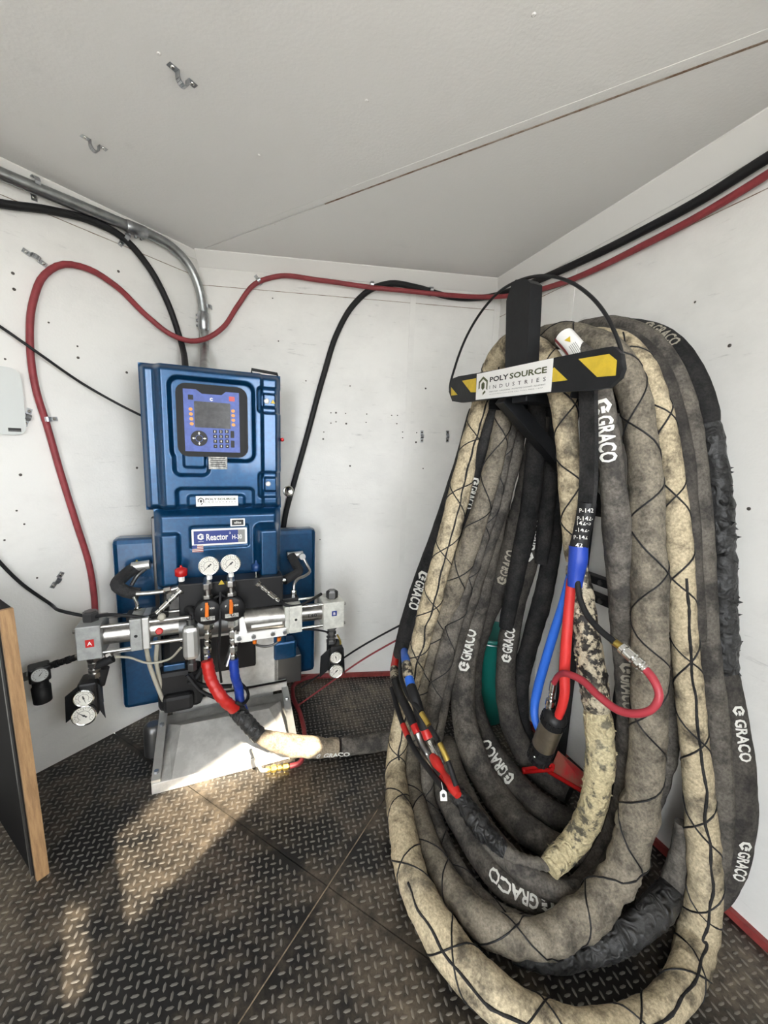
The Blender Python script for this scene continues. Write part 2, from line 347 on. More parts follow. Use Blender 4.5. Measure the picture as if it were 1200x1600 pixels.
# floor: tread plates with open joints; each plate carries its embossed lugs
fm = MB(); pl = plan(-.03); fm.prism(pl, (0, 0, .018)); floor = struct(fm.build('floor', 'black_rubber'))
JO = v3(Vector((0.015, 1.171)), 0); J1 = Vector((math.sin(R(29)), math.cos(R(29)), 0)); J2 = Vector((math.sin(R(119.5)), math.cos(R(119.5)), 0))
def clip(poly, o, n):
    out = []
    for i in range(len(poly)):
        a, b = poly[i], poly[(i + 1) % len(poly)]; da, db = (a - o).dot(n), (b - o).dot(n)
        if da >= 0: out.append(a)
        if (da >= 0) != (db >= 0): out.append(a + (b - a) * (da / (da - db)))
    return out
JC = fl(512, 1385)                                    # joints cross here
g1 = Vector((J1.y, -J1.x, 0)); g2 = Vector((J2.y, -J2.x, 0)); GAP = .0014
plates = []
for s1 in (1, -1):
    for s2 in (1, -1):
        p = clip(clip(plan(-.012), JC + g1 * s1 * GAP, g1 * s1), JC + g2 * s2 * GAP, g2 * s2)
        m = MB(); m.prism(p, (0, 0, .012)); plates.append((m.build('tread_plate', 'tread', floor), p))
def inside(P, poly, marg):
    sgn = None
    for i in range(len(poly)):
        a, b = poly[i], poly[(i + 1) % len(poly)]; e = b - a; c = (e.x * (P.y - a.y) - e.y * (P.x - a.x)) / e.length
        if sgn is None: sgn = c > 0
        if (c > 0) != sgn or abs(c) < marg: return False
    return True
jb = MB(); jb.tube([JC - J1 * .9, JC + J1 * .28], .0016, 6); jb.build('joint_bead', 'bead', floor)
lugs = [MB() for _ in plates]
E1 = (J1 + J2).normalized(); E2 = (J1 - J2).normalized(); PITCHL = .028
for i in range(-190, 191):
    for j in range(-95, 96):
        P = JC + J1 * ((i + .5) * PITCHL * .5) + J2 * ((j + .25 + .5 * (i % 2)) * PITCHL)
        P.z = 0
        if P.y < .15 and P.length > .9: continue
        if P.y < -.2: continue
        for k, (o_, poly) in enumerate(plates):
            if inside(P, poly, .012):
                a, b = (E1, E2) if i % 2 else (E2, E1); l, w, h = .0095, .0030, .0019
                q = [P - a * l, P - a * l * .5 - b * w, P + a * l * .5 - b * w, P + a * l, P + a * l * .5 + b * w, P - a * l * .5 + b * w]
                t = [P - a * l * .45 + Vector((0, 0, h)), P + a * l * .45 + Vector((0, 0, h))]
                lugs[k].add(q + t, [(0, 1, 6), (1, 2, 7, 6), (2, 3, 7), (3, 4, 7), (4, 5, 6, 7), (5, 0, 6)], True)
for k, (o_, poly) in enumerate(plates): lugs[k].build('embossed_lugs', 'lug', o_, kind='stuff')

# ceiling: backing, two liner panels with a rust-lined joint
def ce(px, py): d = ray(px, py); return CAM + d * ((CEIL - EYE) / d.z)
cb = MB(); cb.prism(plan(CEIL + .004), (0, 0, .03)); ceiling = struct(cb.build('ceiling', 'joint'))
c0, c1 = ce(480, 328), ce(1200, 62); cd = (c1 - c0).normalized(); cn = Vector((-cd.y, cd.x, 0))
for s in (1, -1):
    p = clip(plan(CEIL - .002), c0 + cn * s * .003, cn * s); m = MB(); m.prism(p, (0, 0, .0055)); m.build('ceiling_panel', 'ceiling', ceiling)
m = MB(); m.obox((c0 + c1) / 2 + cd * -.1 + cn * -.022 + Vector((0, 0, -.0035)), cd * .75, cn * .010, (0, 0, .0006)); m.build('joint_strip', 'ceiling', ceiling)
m = MB(); m.obox(c0 + cd * .80 + Vector((0, 0, -.0022)), cd * .72, cn * .0022, (0, 0, .0008)); m.build('joint_line', 'joint', ceiling)

# trims: canted ceiling trim and base moulding
def cant(name, p, q, n, h, w, matn='trim_white', z=CEIL):
    n3 = Vector((n.x, n.y, 0)); m = MB(); d3 = v3(q - p, 0)
    m.prism([v3(p, z - .001), v3(p, z - .001) + n3 * w, v3(p, z - .006) + n3 * w, v3(p, z - h) + n3 * .003, v3(p, z - h)], d3); return struct(m.build(name, matn))
cant('trim_1', L_end, A2, nL, .03, .022); cant('trim_2', A2, B2, nB, .055, .05); cant('trim_3', C2, B2, nR, .075, .055)
def strip(name, p, q, n, z0, z1, th, matn, parent=None):
    m = MB(); m.prism([v3(p, z0), v3(q, z0), v3(q, z1), v3(p, z1)], Vector((n.x, n.y, 0)) * th); o = m.build(name, matn, parent)
    if parent is None: struct(o)
    return o
strip('baseboard_back', A2 + dB * .3, B2, nB, 0, .022, .014, 'red_trim'); strip('baseboard_right', C2, B2, nR, 0, .022, .014, 'red_trim')
strip('wall_seam', A2, B2, nB, CEIL - .13, CEIL - .128, .0012, 'joint', wall_back)
strip('wall_seam', C2, B2, nR, CEIL - .16, CEIL - .158, .0012, 'joint', wall_right)
strip('wall_seam', L_end, A2, nL, CEIL - .10, CEIL - .098, .0012, 'joint', wall_left)
sb = wl(645, 480, 'B'); s0 = Vector((sb.x, sb.y)); strip('cover_strip', s0 - dB * .013, s0 + dB * .013, nB, 0, CEIL - .06, .003, 'wall', wall_back)
sb = wl(893, 470, 'R'); s0 = Vector((sb.x, sb.y)); strip('cover_strip', s0 - dR * .012, s0 + dR * .012, nR, 0, CEIL - .08, .003, 'wall', wall_right)
strip('corner_strip', B2 - dB * .03, B2, nB, 0, CEIL - .06, .004, 'wall', wall_back)
# screws in the panels
SCR = {'B': [(426, 466), (435, 533), (547, 603), (665, 607), (547, 728), (661, 732), (517, 645), (525, 645), (540, 646), (573, 647), (612, 649), (621, 649), (636, 649), (517, 661), (525, 659), (541, 662), (572, 660), (620, 662), (506, 675), (505, 686), (629, 675), (629, 684), (651, 676), (650, 691), (478, 595), (500, 843)],
       'L': [(185, 424), (20, 427), (22, 452), (76, 504), (121, 541), (122, 559), (8, 561), (198, 582), (214, 731), (32, 742), (26, 798), (38, 819), (58, 903), (7, 844), (330, 468), (200, 910)],
       'R': [(1170, 795), (1086, 472), (1140, 540), (1178, 1190), (1168, 1335)]}
scm = None
for w, pts in SCR.items():
    par = {'L': wall_left, 'B': wall_back, 'R': wall_right}[w]
    for (x, y) in pts:
        P = wl(x, y, w); r = .0032 if (x + y) % 3 else .0048; m = MB(); m.lathe(P - wn(w) * .001, wn(w), [(0, r), (.0015, r), (.003, r * .55)], 8); m.build('screw', 'screw', par)
for (x, y) in [(573, 156), (404, 241), (428, 349), (738, 359), (834, 21), (914, 253), (248, 82)]:
    P = ce(x, y); m = MB(); m.lathe(P + Vector((0, 0, -.0005)), (0, 0, -1), [(0, .005), (.0015, .005), (.003, .003)], 8); m.build('screw', 'ceiling', ceiling)
gm = MB(); gm.add([(-30, -30, -.5), (30, -30, -.5), (30, 30, -.5), (-30, 30, -.5)], [(0, 1, 2, 3)]); gm.prism([(-30, -30, -.52), (30, -30, -.52), (30, 30, -.52), (-30, 30, -.52)], (0, 0, .02)); struct(gm.build('ground', 'ground'))

Z3 = Vector((0, 0, 1))
# ================================================================== LINES ON THE WALLS
def cable(name, label, cat, pts, r, matn, n=10, group=None, step=.02):
    p, _, _ = spline(pts, step); m = MB(); m.tube(p, r, n); return tag(m.build(name, matn), label, cat, group)
def onw(lst, w, off): return [wl(x, y, w, off) for x, y in lst]
def back(x, y, off, L_=1.0): P = wl(x, y, 'L', off); return [P - wd('L') * L_]
def fwd(x, y, off): return [v3(C2 + dR * .015 + nR * off, wl(x, y, 'R', off).z)]
con = back(-30, 258, .03) + onw([(-30, 258), (0, 271), (100, 312), (190, 349), (232, 366)], 'L', .03) + onw([(268, 386), (296, 416), (311, 450), (317, 482)], 'L', .032) + onw([(319, 530)], 'B', .035) + [mw(*mp(320, 582, .33))]
t = thing('conduit_pipe', 'galvanised conduit bending from the ceiling edge down the corner to the blue cabinet', 'conduit', con[-1])
p, _, _ = spline(con, .02); m = MB(); m.tube(p, .0185, 14); m.build('pipe', 'conduit', t)
def coupling(parent, pa, pb, r, nm='coupling', scr=3):
    m = MB(); d = (pb - pa); m.lathe(pa, d, [(0, r), (.003, r + .002), (d.length - .003, r + .002), (d.length, r)], 14); o = m.build(nm, 'zinc', parent)
    side = d.normalized().cross(Vector((0, 0, 1)) if abs(d.normalized().z) < .7 else Vector((0, 1, 0))).normalized()
    out = (CAM - pa).normalized(); out = (out - d.normalized() * out.dot(d.normalized())).normalized(); dn = d.normalized().cross(out)
    if abs(d.normalized().z) < .7 and dn.z > 0: dn = -dn
    if abs(d.normalized().z) >= .7 and dn.dot(AX) > 0: dn = -dn
    for k in range(scr):
        q = pa + d * ((k + .7) / (scr + .4)) + dn * r; s = MB(); s.lathe(q, dn, [(0, .005), (.009, .005), (.010, .003)], 8); s.build('set_screw', 'zinc', o)
coupling(t, wl(196, 352, 'L', .03), wl(228, 364.5, 'L', .03), .020)
coupling(t, wl(317.5, 488, 'B', .035), wl(318.5, 516, 'B', .035), .0205)
cable('power_cable', 'thick black cable drooping under the conduit to the blue cabinet top', 'cable', back(-30, 312, .016) + onw([(-30, 312), (0, 318), (80, 329), (145, 346), (192, 371), (230, 414), (262, 473), (281, 528)], 'L', .016) + [mw(*mp(291, 582, .36))], .0125, 'black_rubber')
cable('signal_cable', 'thin black cord sagging from the wall into the side of the blue cabinet', 'cable', back(-20, 497, .012, .8) + onw([(-20, 497), (0, 510)], 'L', .014) + onw([(56, 549)], 'L', .034) + onw([(130, 600)], 'L', .02) + [mw(*mp(190, 634, .38)), mw(*mp(222, 650, .37))], .0045, 'black_rubber', 8)
cable('black_air_line', 'thin black line sagging down the wall to the left pump block', 'cord', [wl(-20, 856, 'L', .02) - wd('L') * .35 + Z3 * .2] + onw([(-20, 856), (0, 879), (35, 913), (75, 941)], 'L', .02) + [mw(*mp(105, 957, .14)), mw(*mp(140, 964, .15))], .0055, 'black_rubber', 8)
cable('red_air_hose', 'red rubber hose looping across the walls over the blue cabinet', 'hose',
      fwd(1240, 246, .018) + onw([(1240, 246), (1200, 272), (1100, 333), (1000, 386), (900, 434), (850, 451)], 'R', .018) + onw([(806, 461)], 'R', .038) + onw([(762, 464), (700, 461), (640, 455), (580, 449)], 'B', .042) + onw([(500, 438)], 'B', .026) + onw([(432, 432), (398, 444), (372, 477)], 'B', .018) + onw([(347, 513)], 'B', .05) + onw([(322, 529)], 'B', .072)
      + onw([(298, 533)], 'L', .06) + onw([(268, 523)], 'L', .042) + onw([(230, 494), (180, 446), (140, 421), (100, 413), (70, 429), (52, 470), (47, 540), (57, 612), (72, 660), (95, 740), (120, 820), (140, 885), (147, 930), (149, 975)], 'L', .014), .0105, 'red_rubber')
cable('power_cable', 'thick black cable running with the red hose and dropping behind the blue cabinet', 'cable',
      fwd(1240, 222, .018) + onw([(1240, 222), (1200, 246), (1100, 309), (1000, 363), (900, 412), (850, 434), (808, 451)], 'R', .018) + onw([(762, 464), (735, 466), (700, 463), (650, 449), (610, 443), (580, 452), (551, 478), (527, 520), (506, 585), (480, 680), (460, 752), (446, 805), (440, 850)], 'B', .016), .0135, 'black_rubber')
# straps
def strap(x, y, w, adir, r, label, group='pipe straps on the walls', tabs=(1, 1), off=0.0, wd_=.015, r_h=None):
    if w == 'C': P = ce(x, y); n = Vector((0, 0, -1)); P2 = ce(x + adir[0], y + adir[1])
    else: P = wl(x, y, w, off); n = wn(w); P2 = wl(x + adir[0], y + adir[1], w, off)
    ax = (P2 - P).normalized(); s = n.cross(ax).normalized(); t = thing('pipe_strap', label, 'strap', P, group)
    rh = r if r_h is None else r_h
    prof = ([(-r - .022, .001)] if tabs[0] else []) + [(-r, .001)] + [(-r * math.cos(math.pi * k / 8), rh * math.sin(math.pi * k / 8) + rh * .9) for k in range(9)] + [(r, .001)] + ([(r + .022, .001)] if tabs[1] else [])
    m = MB()
    for (a0, b0), (a1, b1) in zip(prof, prof[1:]):
        p0, p1 = P + s * a0 + n * b0, P + s * a1 + n * b1; e = (p1 - p0).normalized(); nn = ax.cross(e)
        m.prism([p0 - ax * wd_ / 2, p1 - ax * wd_ / 2, p1 + ax * wd_ / 2, p0 + ax * wd_ / 2], nn * .0018)
    m.build('band', 'zinc', t)
    for k, sg in ((0, -1), (1, 1)):
        if tabs[k]:
            q = MB(); q.lathe(P + s * sg * (r + .012) + n * .0015, n, [(0, .0055), (.0025, .0055), (.004, .003)], 10); q.build('screw_head', 'chrome', t)
strap(194, 373, 'L', (30, 29), .0150, 'strap clamping the thick black cable below the conduit', tabs=(1, 0), r_h=.0165)
strap(317, 482, 'L', (1, 30), .0196, 'strap holding the vertical conduit beside the corner', tabs=(0, 1), r_h=.0282)
strap(50, 291, 'L', (30, 12.3), .0196, 'strap holding the sloping conduit under the ceiling edge', tabs=(1, 1), r_h=.0262)
strap(406, 441, 'B', (25, -18), .011, 'strap on the red hose where it leaves its dip', tabs=(0, 1), r_h=.0158)
strap(580, 450, 'B', (25, 3), .0148, 'strap on the red hose above the bend of the black cable', tabs=(0, 1), r_h=.0285)
strap(671, 458, 'B', (25, 1), .0148, 'strap on the red hose beside the wall cover strip', tabs=(0, 1), r_h=.0285)
strap(71, 655, 'L', (7, 30), .0116, 'strap on the red hose beside the white sign', tabs=(0, 1), r_h=.0136)
strap(54, 403, 'L', (10, -20), .011, 'empty wide strap on the wall above the red hose arch', r_h=.009)
strap(42, 652, 'L', (25, 8), .009, 'empty strap at the edge of the white sign', r_h=.008)
strap(89, 906, 'L', (25, 8), .009, 'empty strap on the wall between the red hose and the thin black line', r_h=.008)
strap(659, 682, 'B', (30, 0), .008, 'empty strap screwed to the wall close to the cover strip', r_h=.007)
strap(699, 682, 'B', (30, 0), .007, 'empty strap screwed to the wall close to the hoses', r_h=.006)
strap(285, 116, 'C', (12, -10), .011, 'bent metal strap on the ceiling, the one clear of the wall', 'straps on the ceiling', r_h=.012)
strap(147, 222, 'C', (12, -10), .010, 'bent metal strap on the ceiling over the sloping conduit', 'straps on the ceiling', r_h=.012)
# white safety sign at the wall
n3 = wn('L')
def rrect(P, ex, ez, w, h, r, k=5):
    out = []
    for cx, cy, a0 in ((w - r, h - r, 0), (-w + r, h - r, 90), (-w + r, -h + r, 180), (w - r, -h + r, 270)):
        for i in range(k + 1): a = R(a0 + 90 * i / k); out.append(P + ex * (cx + r * math.cos(a)) + ez * (cy + r * math.sin(a)))
    return out
ra, rb = wl(26, 576, 'L', .006), wl(36, 680, 'L', .006); sz = (ra.z - rb.z) / 2; cen = Vector(((ra.x + rb.x) / 2, (ra.y + rb.y) / 2, (ra.z + rb.z) / 2)) - wd('L') * .15
t = thing('wall_sign', 'white plastic sign with rounded corners and a red block screwed to the wall', 'sign', Vector((cen.x, cen.y, rb.z)))
Z3 = Vector((0, 0, 1)); m = MB(); m.prism(rrect(cen, wd('L'), Z3, .158, sz, .03), n3 * .007); m.build('plate', 'offwhite', t)
m = MB(); q = cen + wd('L') * .028 + n3 * .0072 + Z3 * -.008; m.prism([q + wd('L') * a * .06 + Z3 * b * .04 for a, b in ((-1, -1), (1, -1), (1, 1), (-1, 1))], n3 * .0006); m.build('red_block', 'red_gloss', t)
m = MB(); q = cen + wd('L') * .128 + Z3 * (-sz + .018) + n3 * .0073
for k, h in ((0, .004), (1, .0015)): m.prism([q + wd('L') * a * .016 + Z3 * (b * h - k * .006) for a, b in ((-1, -1), (1, -1), (1, 1), (-1, 1))], n3 * .0004)
m.build('small_print', 'print_dark', t)

# ================================================================== PLYWOOD PARTITION by the left wall
pe = fl(58, 1378); e0 = Vector((pe.x, pe.y)); t = thing('plywood_partition', 'black-faced plywood partition with a raw wooden edge standing out from the wall', 'partition', pe)
N3L = v3(nL, 0); D3L = v3(dL, 0); top = 0.78
pw = v3(A2 - dL * ((A2 - e0).dot(dL)), 0); face = (pe - pw)
m = MB(); m.prism([pw + N3L * .003, pe - N3L * .012, pe - N3L * .062 + Z3 * top, pw + N3L * .003 + Z3 * top], D3L * .027); m.build('panel', 'flat_black', t)
LN = -N3L * .05; m = MB(); m.prism([pe - N3L * .012, pe, pe + Z3 * top + LN, pe - N3L * .012 + Z3 * top + LN], D3L * .028); m.build('edge_band', 'wood', t)
m = MB(); m.prism([pe - N3L * .04 - D3L * .004, pe - N3L * .03 - D3L * .004, pe - N3L * .08 - D3L * .004 + Z3 * top, pe - N3L * .09 - D3L * .004 + Z3 * top], D3L * .004); m.build('metal_strip', 'darksteel', t)

# ================================================================== HOSES
def img(P):
    q = P - CAM; z = q.dot(AZ); return Vector((600 + F_PX * q.dot(AX) / z, 800 + F_PX * q.dot(AY) / z))
def wrinkle(k, big=.10, mid=.06, fine=.03, acc=0.0, hel=0.0):
    def f(s, a, q):
        x = 1 + big * noise.noise(q * 8 + Vector((k, 0, 0))) + mid * noise.noise(q * 24 + Vector((0, k, 0))) + fine * noise.noise(q * 62)
        if acc: x += acc * noise.noise(Vector((s * 34 + 1.3 * math.sin(a + s * 5), .5 * math.cos(a), k)))
        if hel: x += hel * (((s / .028 + a / (2 * math.pi)) % 1) - .5)
        return x
    return f
SPREAD = {0: [0.984, 0.988, 0.992, 0.994, 0.996, 0.997, 0.998, 0.998, 0.998, 0.997, 0.997, 0.997, 0.998, 1.001, 1.006, 1.011, 0.997, 0.981, 0.973, 0.968, 0.965, 0.962, 0.96, 0.965, 0.975, 0.982, 0.988, 0.992, 0.995, 0.996, 0.998, 0.998, 0.999, 0.999, 0.999, 0.999, 0.999, 1.001, 1.004, 1.008, 1.014, 1.021, 1.029],
          1: [1.016, 1.008, 1.003, 0.998, 0.993, 0.989, 0.986, 0.985, 0.985, 0.984, 0.981, 0.976, 0.971, 0.966, 0.968, 0.977, 0.984, 0.993, 0.999, 0.999, 0.987, 0.975, 0.965, 0.955, 0.97, 0.984, 0.999, 1.027],
          2: [1.0, 1.001, 1.003, 1.005, 1.007, 1.009, 1.009, 1.006, 1.003, 1.001, 1.004, 1.012, 1.015, 1.011, 1.001, 0.992, 0.993, 0.995, 0.997, 0.994, 0.997, 1.007, 1.016, 1.02, 1.024],
          3: [1.01, 0.996, 0.984, 0.978, 0.972, 0.951, 0.964, 0.976, 0.985, 0.991, 0.994, 0.994, 0.992, 0.99, 0.987, 0.983],
          4: [1.053, 1.045, 1.04, 1.034, 1.034, 1.034, 1.021, 1.007, 0.996, 0.99, 0.989, 1.003, 1.038],
          5: [0.993, 1.004, 1.016, 1.026, 1.031, 1.021, 1.01, 1.001, 0.993, 0.998, 1.0, 0.993],
          6: [1.0, 1.003, 1.007, 1.009, 1.006, 0.996, 0.983, 0.975, 0.974, 0.978],
          7: [1.0, 0.999, 0.999, 0.998, 0.996, 0.994, 0.99, 0.979],
          8: [1.0, 1.0, 1.0, 0.999, 0.999, 0.998, 0.997, 0.995, 0.993, 0.991, 0.988, 0.989, 0.994, 1.0],
          9: [1.0, 1.0, 1.001, 1.001, 1.002, 1.003, 1.002, 1.0],
          10: [1.0, 1.0, 1.0, 1.0, 1.0, 1.0, 1.001, 1.001, 1.002, 1.003, 1.004, 1.006, 1.007, 1.009, 1.007, 1.0, 0.991, 0.98],
          11: [1.002, 1.002, 1.001, 1.0, 0.999, 0.998, 1.001, 1.001],
          12: [1.003, 1.002, 1.002, 1.001, 1.001, 1.0, 1.0],
          13: [1.015, 1.003, 1.008, 0.999, 1.003, 1.002, 1.001],
          16: [0.99, 0.979, 0.98, 0.98, 0.983, 0.99, 1.002],
          17: [0.974, 0.986, 0.987, 0.992, 0.996, 1.0],
          14: [0.975, 0.98, 0.981, 0.973, 0.968, 0.968],
          15: [1.015, 1.012, 1.005, 0.993, 0.982],
          26: [1.0, 0.999, 0.999, 0.998, 0.997, 0.998, 1.0]}   # distance factors that keep neighbouring hoses side by side
class Hose:
    n = 0
    def __init__(s, ctrl, step=.011, loc=None):
        P = []; Rr = []; ks = SPREAD.get(Hose.n) or [1.0] * len(ctrl); s.idx = Hose.n; Hose.n += 1; s.P = P; s.Rr = Rr
        for i, (x, y, hw, sp_) in enumerate(ctrl):
            a, b = ctrl[max(0, i - 1)], ctrl[min(len(ctrl) - 1, i + 1)]; tx, ty = b[0] - a[0], b[1] - a[1]; l = math.hypot(tx, ty); nx, ny = -ty / l, tx / l
            ca = 1 / math.sqrt(1 + (((x - 600) * nx + (y - 800) * ny) / F_PX) ** 2)
            if sp_ == 'f':
                z = .045
                for _ in range(6): q = fl(x, y, z); z = hw * depth(q) / F_PX * ca * .98
            elif isinstance(sp_, tuple): q = fl(x, y, sp_[1])
            else: q = wl(x, y, 'R', sp_)
            q = CAM + (q - CAM) * ks[i]
            P.append(q); Rr.append(hw * depth(q) / F_PX * ca)
        s.p, s.ti, (s.r,) = spline(P, step, [Rr]); s.fr = frames(s.p); s.s = [0.0]
        for a, b in zip(s.p, s.p[1:]): s.s.append(s.s[-1] + (b - a).length)
        s.sty = [None] * len(s.p); s.root = None
    def start(s, name, label, group='hoses coiled over the rack'):
        lo = min(s.p, key=lambda v: v.z); s.root = thing(name, label, 'hose', Vector((lo.x, lo.y, max(0, lo.z - .04))), group); return s
    def section(s, i0, i1, matn, sty, name='sleeve', grow=1.0, n=22, endroll=True):
        I = [i for i, q in enumerate(s.ti) if i0 <= q <= i1]; m = MB(); vs = []; fs = []
        for c, i in enumerate(I):
            s.sty[i] = (sty, grow); U, W = s.fr[i]; e = min(c, len(I) - 1 - c); g = grow * (1 if not endroll else min(1, .9 + .05 * e))
            for k in range(n):
                a = 2 * math.pi * k / n; d = U * math.cos(a) + W * math.sin(a); vs.append(s.p[i] + d * (s.r[i] * g * sty(s.s[i], a, s.p[i] + d * s.r[i])))
        for c in range(len(I) - 1):
            for k in range(n): fs.append((c * n + k, c * n + (k + 1) % n, (c + 1) * n + (k + 1) % n, (c + 1) * n + k))
        m.add(vs, fs, True); m.add(vs[:n], [tuple(range(n))[::-1]]); m.add(vs[-n:], [tuple(range(n))]); s.last = m.build(name, matn, s.root); return s
    def rad(s, i, d):
        U, W = s.fr[i]; a = math.atan2(d.dot(W), d.dot(U)); st = s.sty[i]
        return s.r[i] * (st[1] * st[0](s.s[i], a, s.p[i] + d * s.r[i]) if st else 1)
    def lace(s, i0, i1, pitch=.17, r=.0022, matn='black', cross=True, ph=0.0):
        I = [i for i, q in enumerate(s.ti) if i0 <= q <= i1 and s.sty[i]]
        m = MB()
        for sg in ((1, -1) if cross else (1,)):
            pts = []
            for i in I:
                U, W = s.fr[i]; a = sg * 2 * math.pi * s.s[i] / pitch + ph + .7 * math.sin(s.s[i] * 9); d = U * math.cos(a) + W * math.sin(a); pts.append(s.p[i] + d * (s.rad(i, d) + r * .2))
            if len(pts) > 3: m.tube(pts, r, 5)
        m.build('lacing_cord', matn, s.root); return s
    def seam(s, i0, i1, ang, r=.004, matn='black'):
        # puckered seam running lengthwise; ang = offset from the side that faces the viewer
        I = [i for i, q in enumerate(s.ti) if i0 <= q <= i1 and s.sty[i]]; pts = []
        for i in I:
            T = (s.p[min(i + 1, len(s.p) - 1)] - s.p[max(i - 1, 0)]).normalized(); N = (CAM - s.p[i]); N = (N - T * N.dot(T)).normalized(); Y = T.cross(N)
            a = ang + .25 * noise.noise(Vector((s.s[i] * 14, 3, 0))); d = N * math.cos(a) + Y * math.sin(a); pts.append(s.p[i] + d * (s.rad(i, d) + r * .2))
        m = MB(); m.tube(pts, [r * (1 + .5 * noise.noise(Vector((q.x * 60, q.z * 60, 1)))) for q in pts], 6); m.build('seam', matn, s.root); return s
    def letter(s, x, y, pxlen, down=True, matn='print_white', txt='GRACO', off=0.0, logo=True, hfrac=.26, parent=None):
        i0 = min(range(len(s.p)), key=lambda i: (img(s.p[i]) - Vector((x, y))).length); zc = depth(s.p[i0]); Lw = pxlen * zc / F_PX
        j = min(i0 + 1, len(s.p) - 1); sgn = 1 if (img(s.p[j]).y > img(s.p[max(0, i0 - 1)]).y) == down else -1
        T0 = (s.p[j] - s.p[max(0, i0 - 1)]).normalized() * sgn; N0 = CAM - s.p[i0]; N0 = (N0 - T0 * N0.dot(T0)).normalized(); h = Lw * hfrac
        def fn(a, b):
            S = s.s[i0] + sgn * a; i = min(range(len(s.s)), key=lambda k: abs(s.s[k] - S)); T = (s.p[min(i + 1, len(s.p) - 1)] - s.p[max(i - 1, 0)]).normalized() * sgn
            q = s.p[i] + T * ((S - s.s[i]) * sgn); N = (N0 - T * N0.dot(T)).normalized(); Y = N.cross(T); f = b / s.r[i] + off; d = N * math.cos(f) + Y * math.sin(f)
            return q + d * (s.rad(i, d) + .003)
        m = MB(); sh = .5 if logo else 0
        text(m, txt, fn, .03, Lw * (.76 if logo else 1), h, Lw * .12 if logo else 0, 0)
        if logo:
            cx = -Lw * .41; ro, ri = h * .52, h * .26
            for k in range(6):
                if k == 5: continue
                a, b = HEX[k], HEX[(k + 1) % 6]
                m.add([fn(cx + a[0] * ro, a[1] * ro), fn(cx + b[0] * ro, b[1] * ro), fn(cx + b[0] * ri, b[1] * ri), fn(cx + a[0] * ri, a[1] * ri)], [(0, 1, 2, 3)])
            m.add([fn(cx, ri * .5), fn(cx + ro * .8, ri * .5), fn(cx + ro * .8, -ri * .3), fn(cx, -ri * .3)], [(0, 1, 2, 3)])
        m.build('lettering', matn, s.root); return s

# outer loop: wrapped end hanging inside the coil -> over the arm -> left limb -> floor -> right limb
HA = Hose([(858, 1356, 23, ('z', .13)), (898, 1314, 25, ('z', .17)), (930, 1245, 24, .37), (938, 1170, 23, .37), (926, 1060, 23, .38), (912, 960, 20, .38), (900, 870, 18, .39), (893, 780, 19, .40), (886, 690, 20, .41), (879, 620, 22, .42), (863, 575, 24, .41), (836, 548, 24, .41), (806, 540, 23, .41), (781, 562, 20, .41), (762, 610, 18, .42),
           (744, 670, 17, .45), (725, 740, 17, .49), (708, 810, 17, .52), (689, 880, 17, .55), (671, 950, 17, .575), (654, 1015, 16, .60), (631, 1110, 15, .64), (619, 1190, 16, 'f'), (628, 1290, 21, 'f'), (652, 1390, 28, 'f'), (708, 1488, 36, 'f'), (788, 1568, 42, 'f'), (888, 1612, 44, 'f'), (1000, 1598, 44, 'f'), (1062, 1545, 40, 'f'),
           (1090, 1462, 36, .19), (1101, 1380, 30, .19), (1097, 1300, 27, .19), (1089, 1200, 25, .19), (1078, 1100, 24, .20), (1070, 1000, 23, .21), (1064, 900, 23, .22), (1056, 800, 22, .23), (1044, 710, 22, .24), (1028, 630, 21, .26), (1004, 570, 21, .28), (970, 535, 20, .30), (925, 530, 20, .32)]).start('heated_hose', 'tan laced hose of the outermost loop, with a ragged taped end hanging inside the coil')
HA.section(0, 3.6, 'tapewrap', wrinkle(2, .06, .10, .09, .05, .05), 'tape_wrap').section(3.55, 5.9, 'foilwrap', wrinkle(5, .05, .10, .10, 0, .03), 'foil_wrap').section(5.85, 23, 'tan', wrinkle(1), 'sleeve').section(22.9, 42, 'tan', wrinkle(3, .10, .07, .04, .06), 'sleeve')
HA.lace(5.9, 41, .20).seam(13, 22, -.25, .003, 'darksleeve').seam(24, 36, .35, .0032, 'darksleeve')
HB = Hose([(845, 528, 20, .36), (905, 527, 22, .36), (955, 550, 26, .35), (988, 610, 27, .33), (1004, 700, 28, .32), (1011, 800, 29, .31), (1015, 900, 30, .3), (1016, 1000, 31, .3), (1014, 1100, 30, .3), (1008, 1200, 31, .3), (995, 1290, 34, .32), (962, 1375, 38, .36), (905, 1438, 41, ('z', .075)), (835, 1468, 38, 'f'), (768, 1450, 31, 'f'), (716, 1404, 26, 'f'), (681, 1348, 22, 'f'), (657, 1290, 19, 'f'), (644, 1230, 16, 'f'), (643, 1170, 15, .62),
           (651, 1105, 16, .59), (670, 1035, 18, .545), (695, 960, 17, .505), (723, 880, 16, .475), (750, 800, 16, .45), (773, 720, 15, .42), (786, 655, 14, .40), (803, 590, 14, .37)]).start('heated_hose', 'grey-tan laced hose of the second loop, gathered in folds at its floor bend')
HB.section(0, 9.5, 'greytan', wrinkle(11), 'sleeve').section(9.4, 15, 'greytan', wrinkle(12, .08, .09, .05, .22), 'sleeve').section(14.9, 27, 'greytan', wrinkle(13), 'sleeve').lace(0, 26, .24)
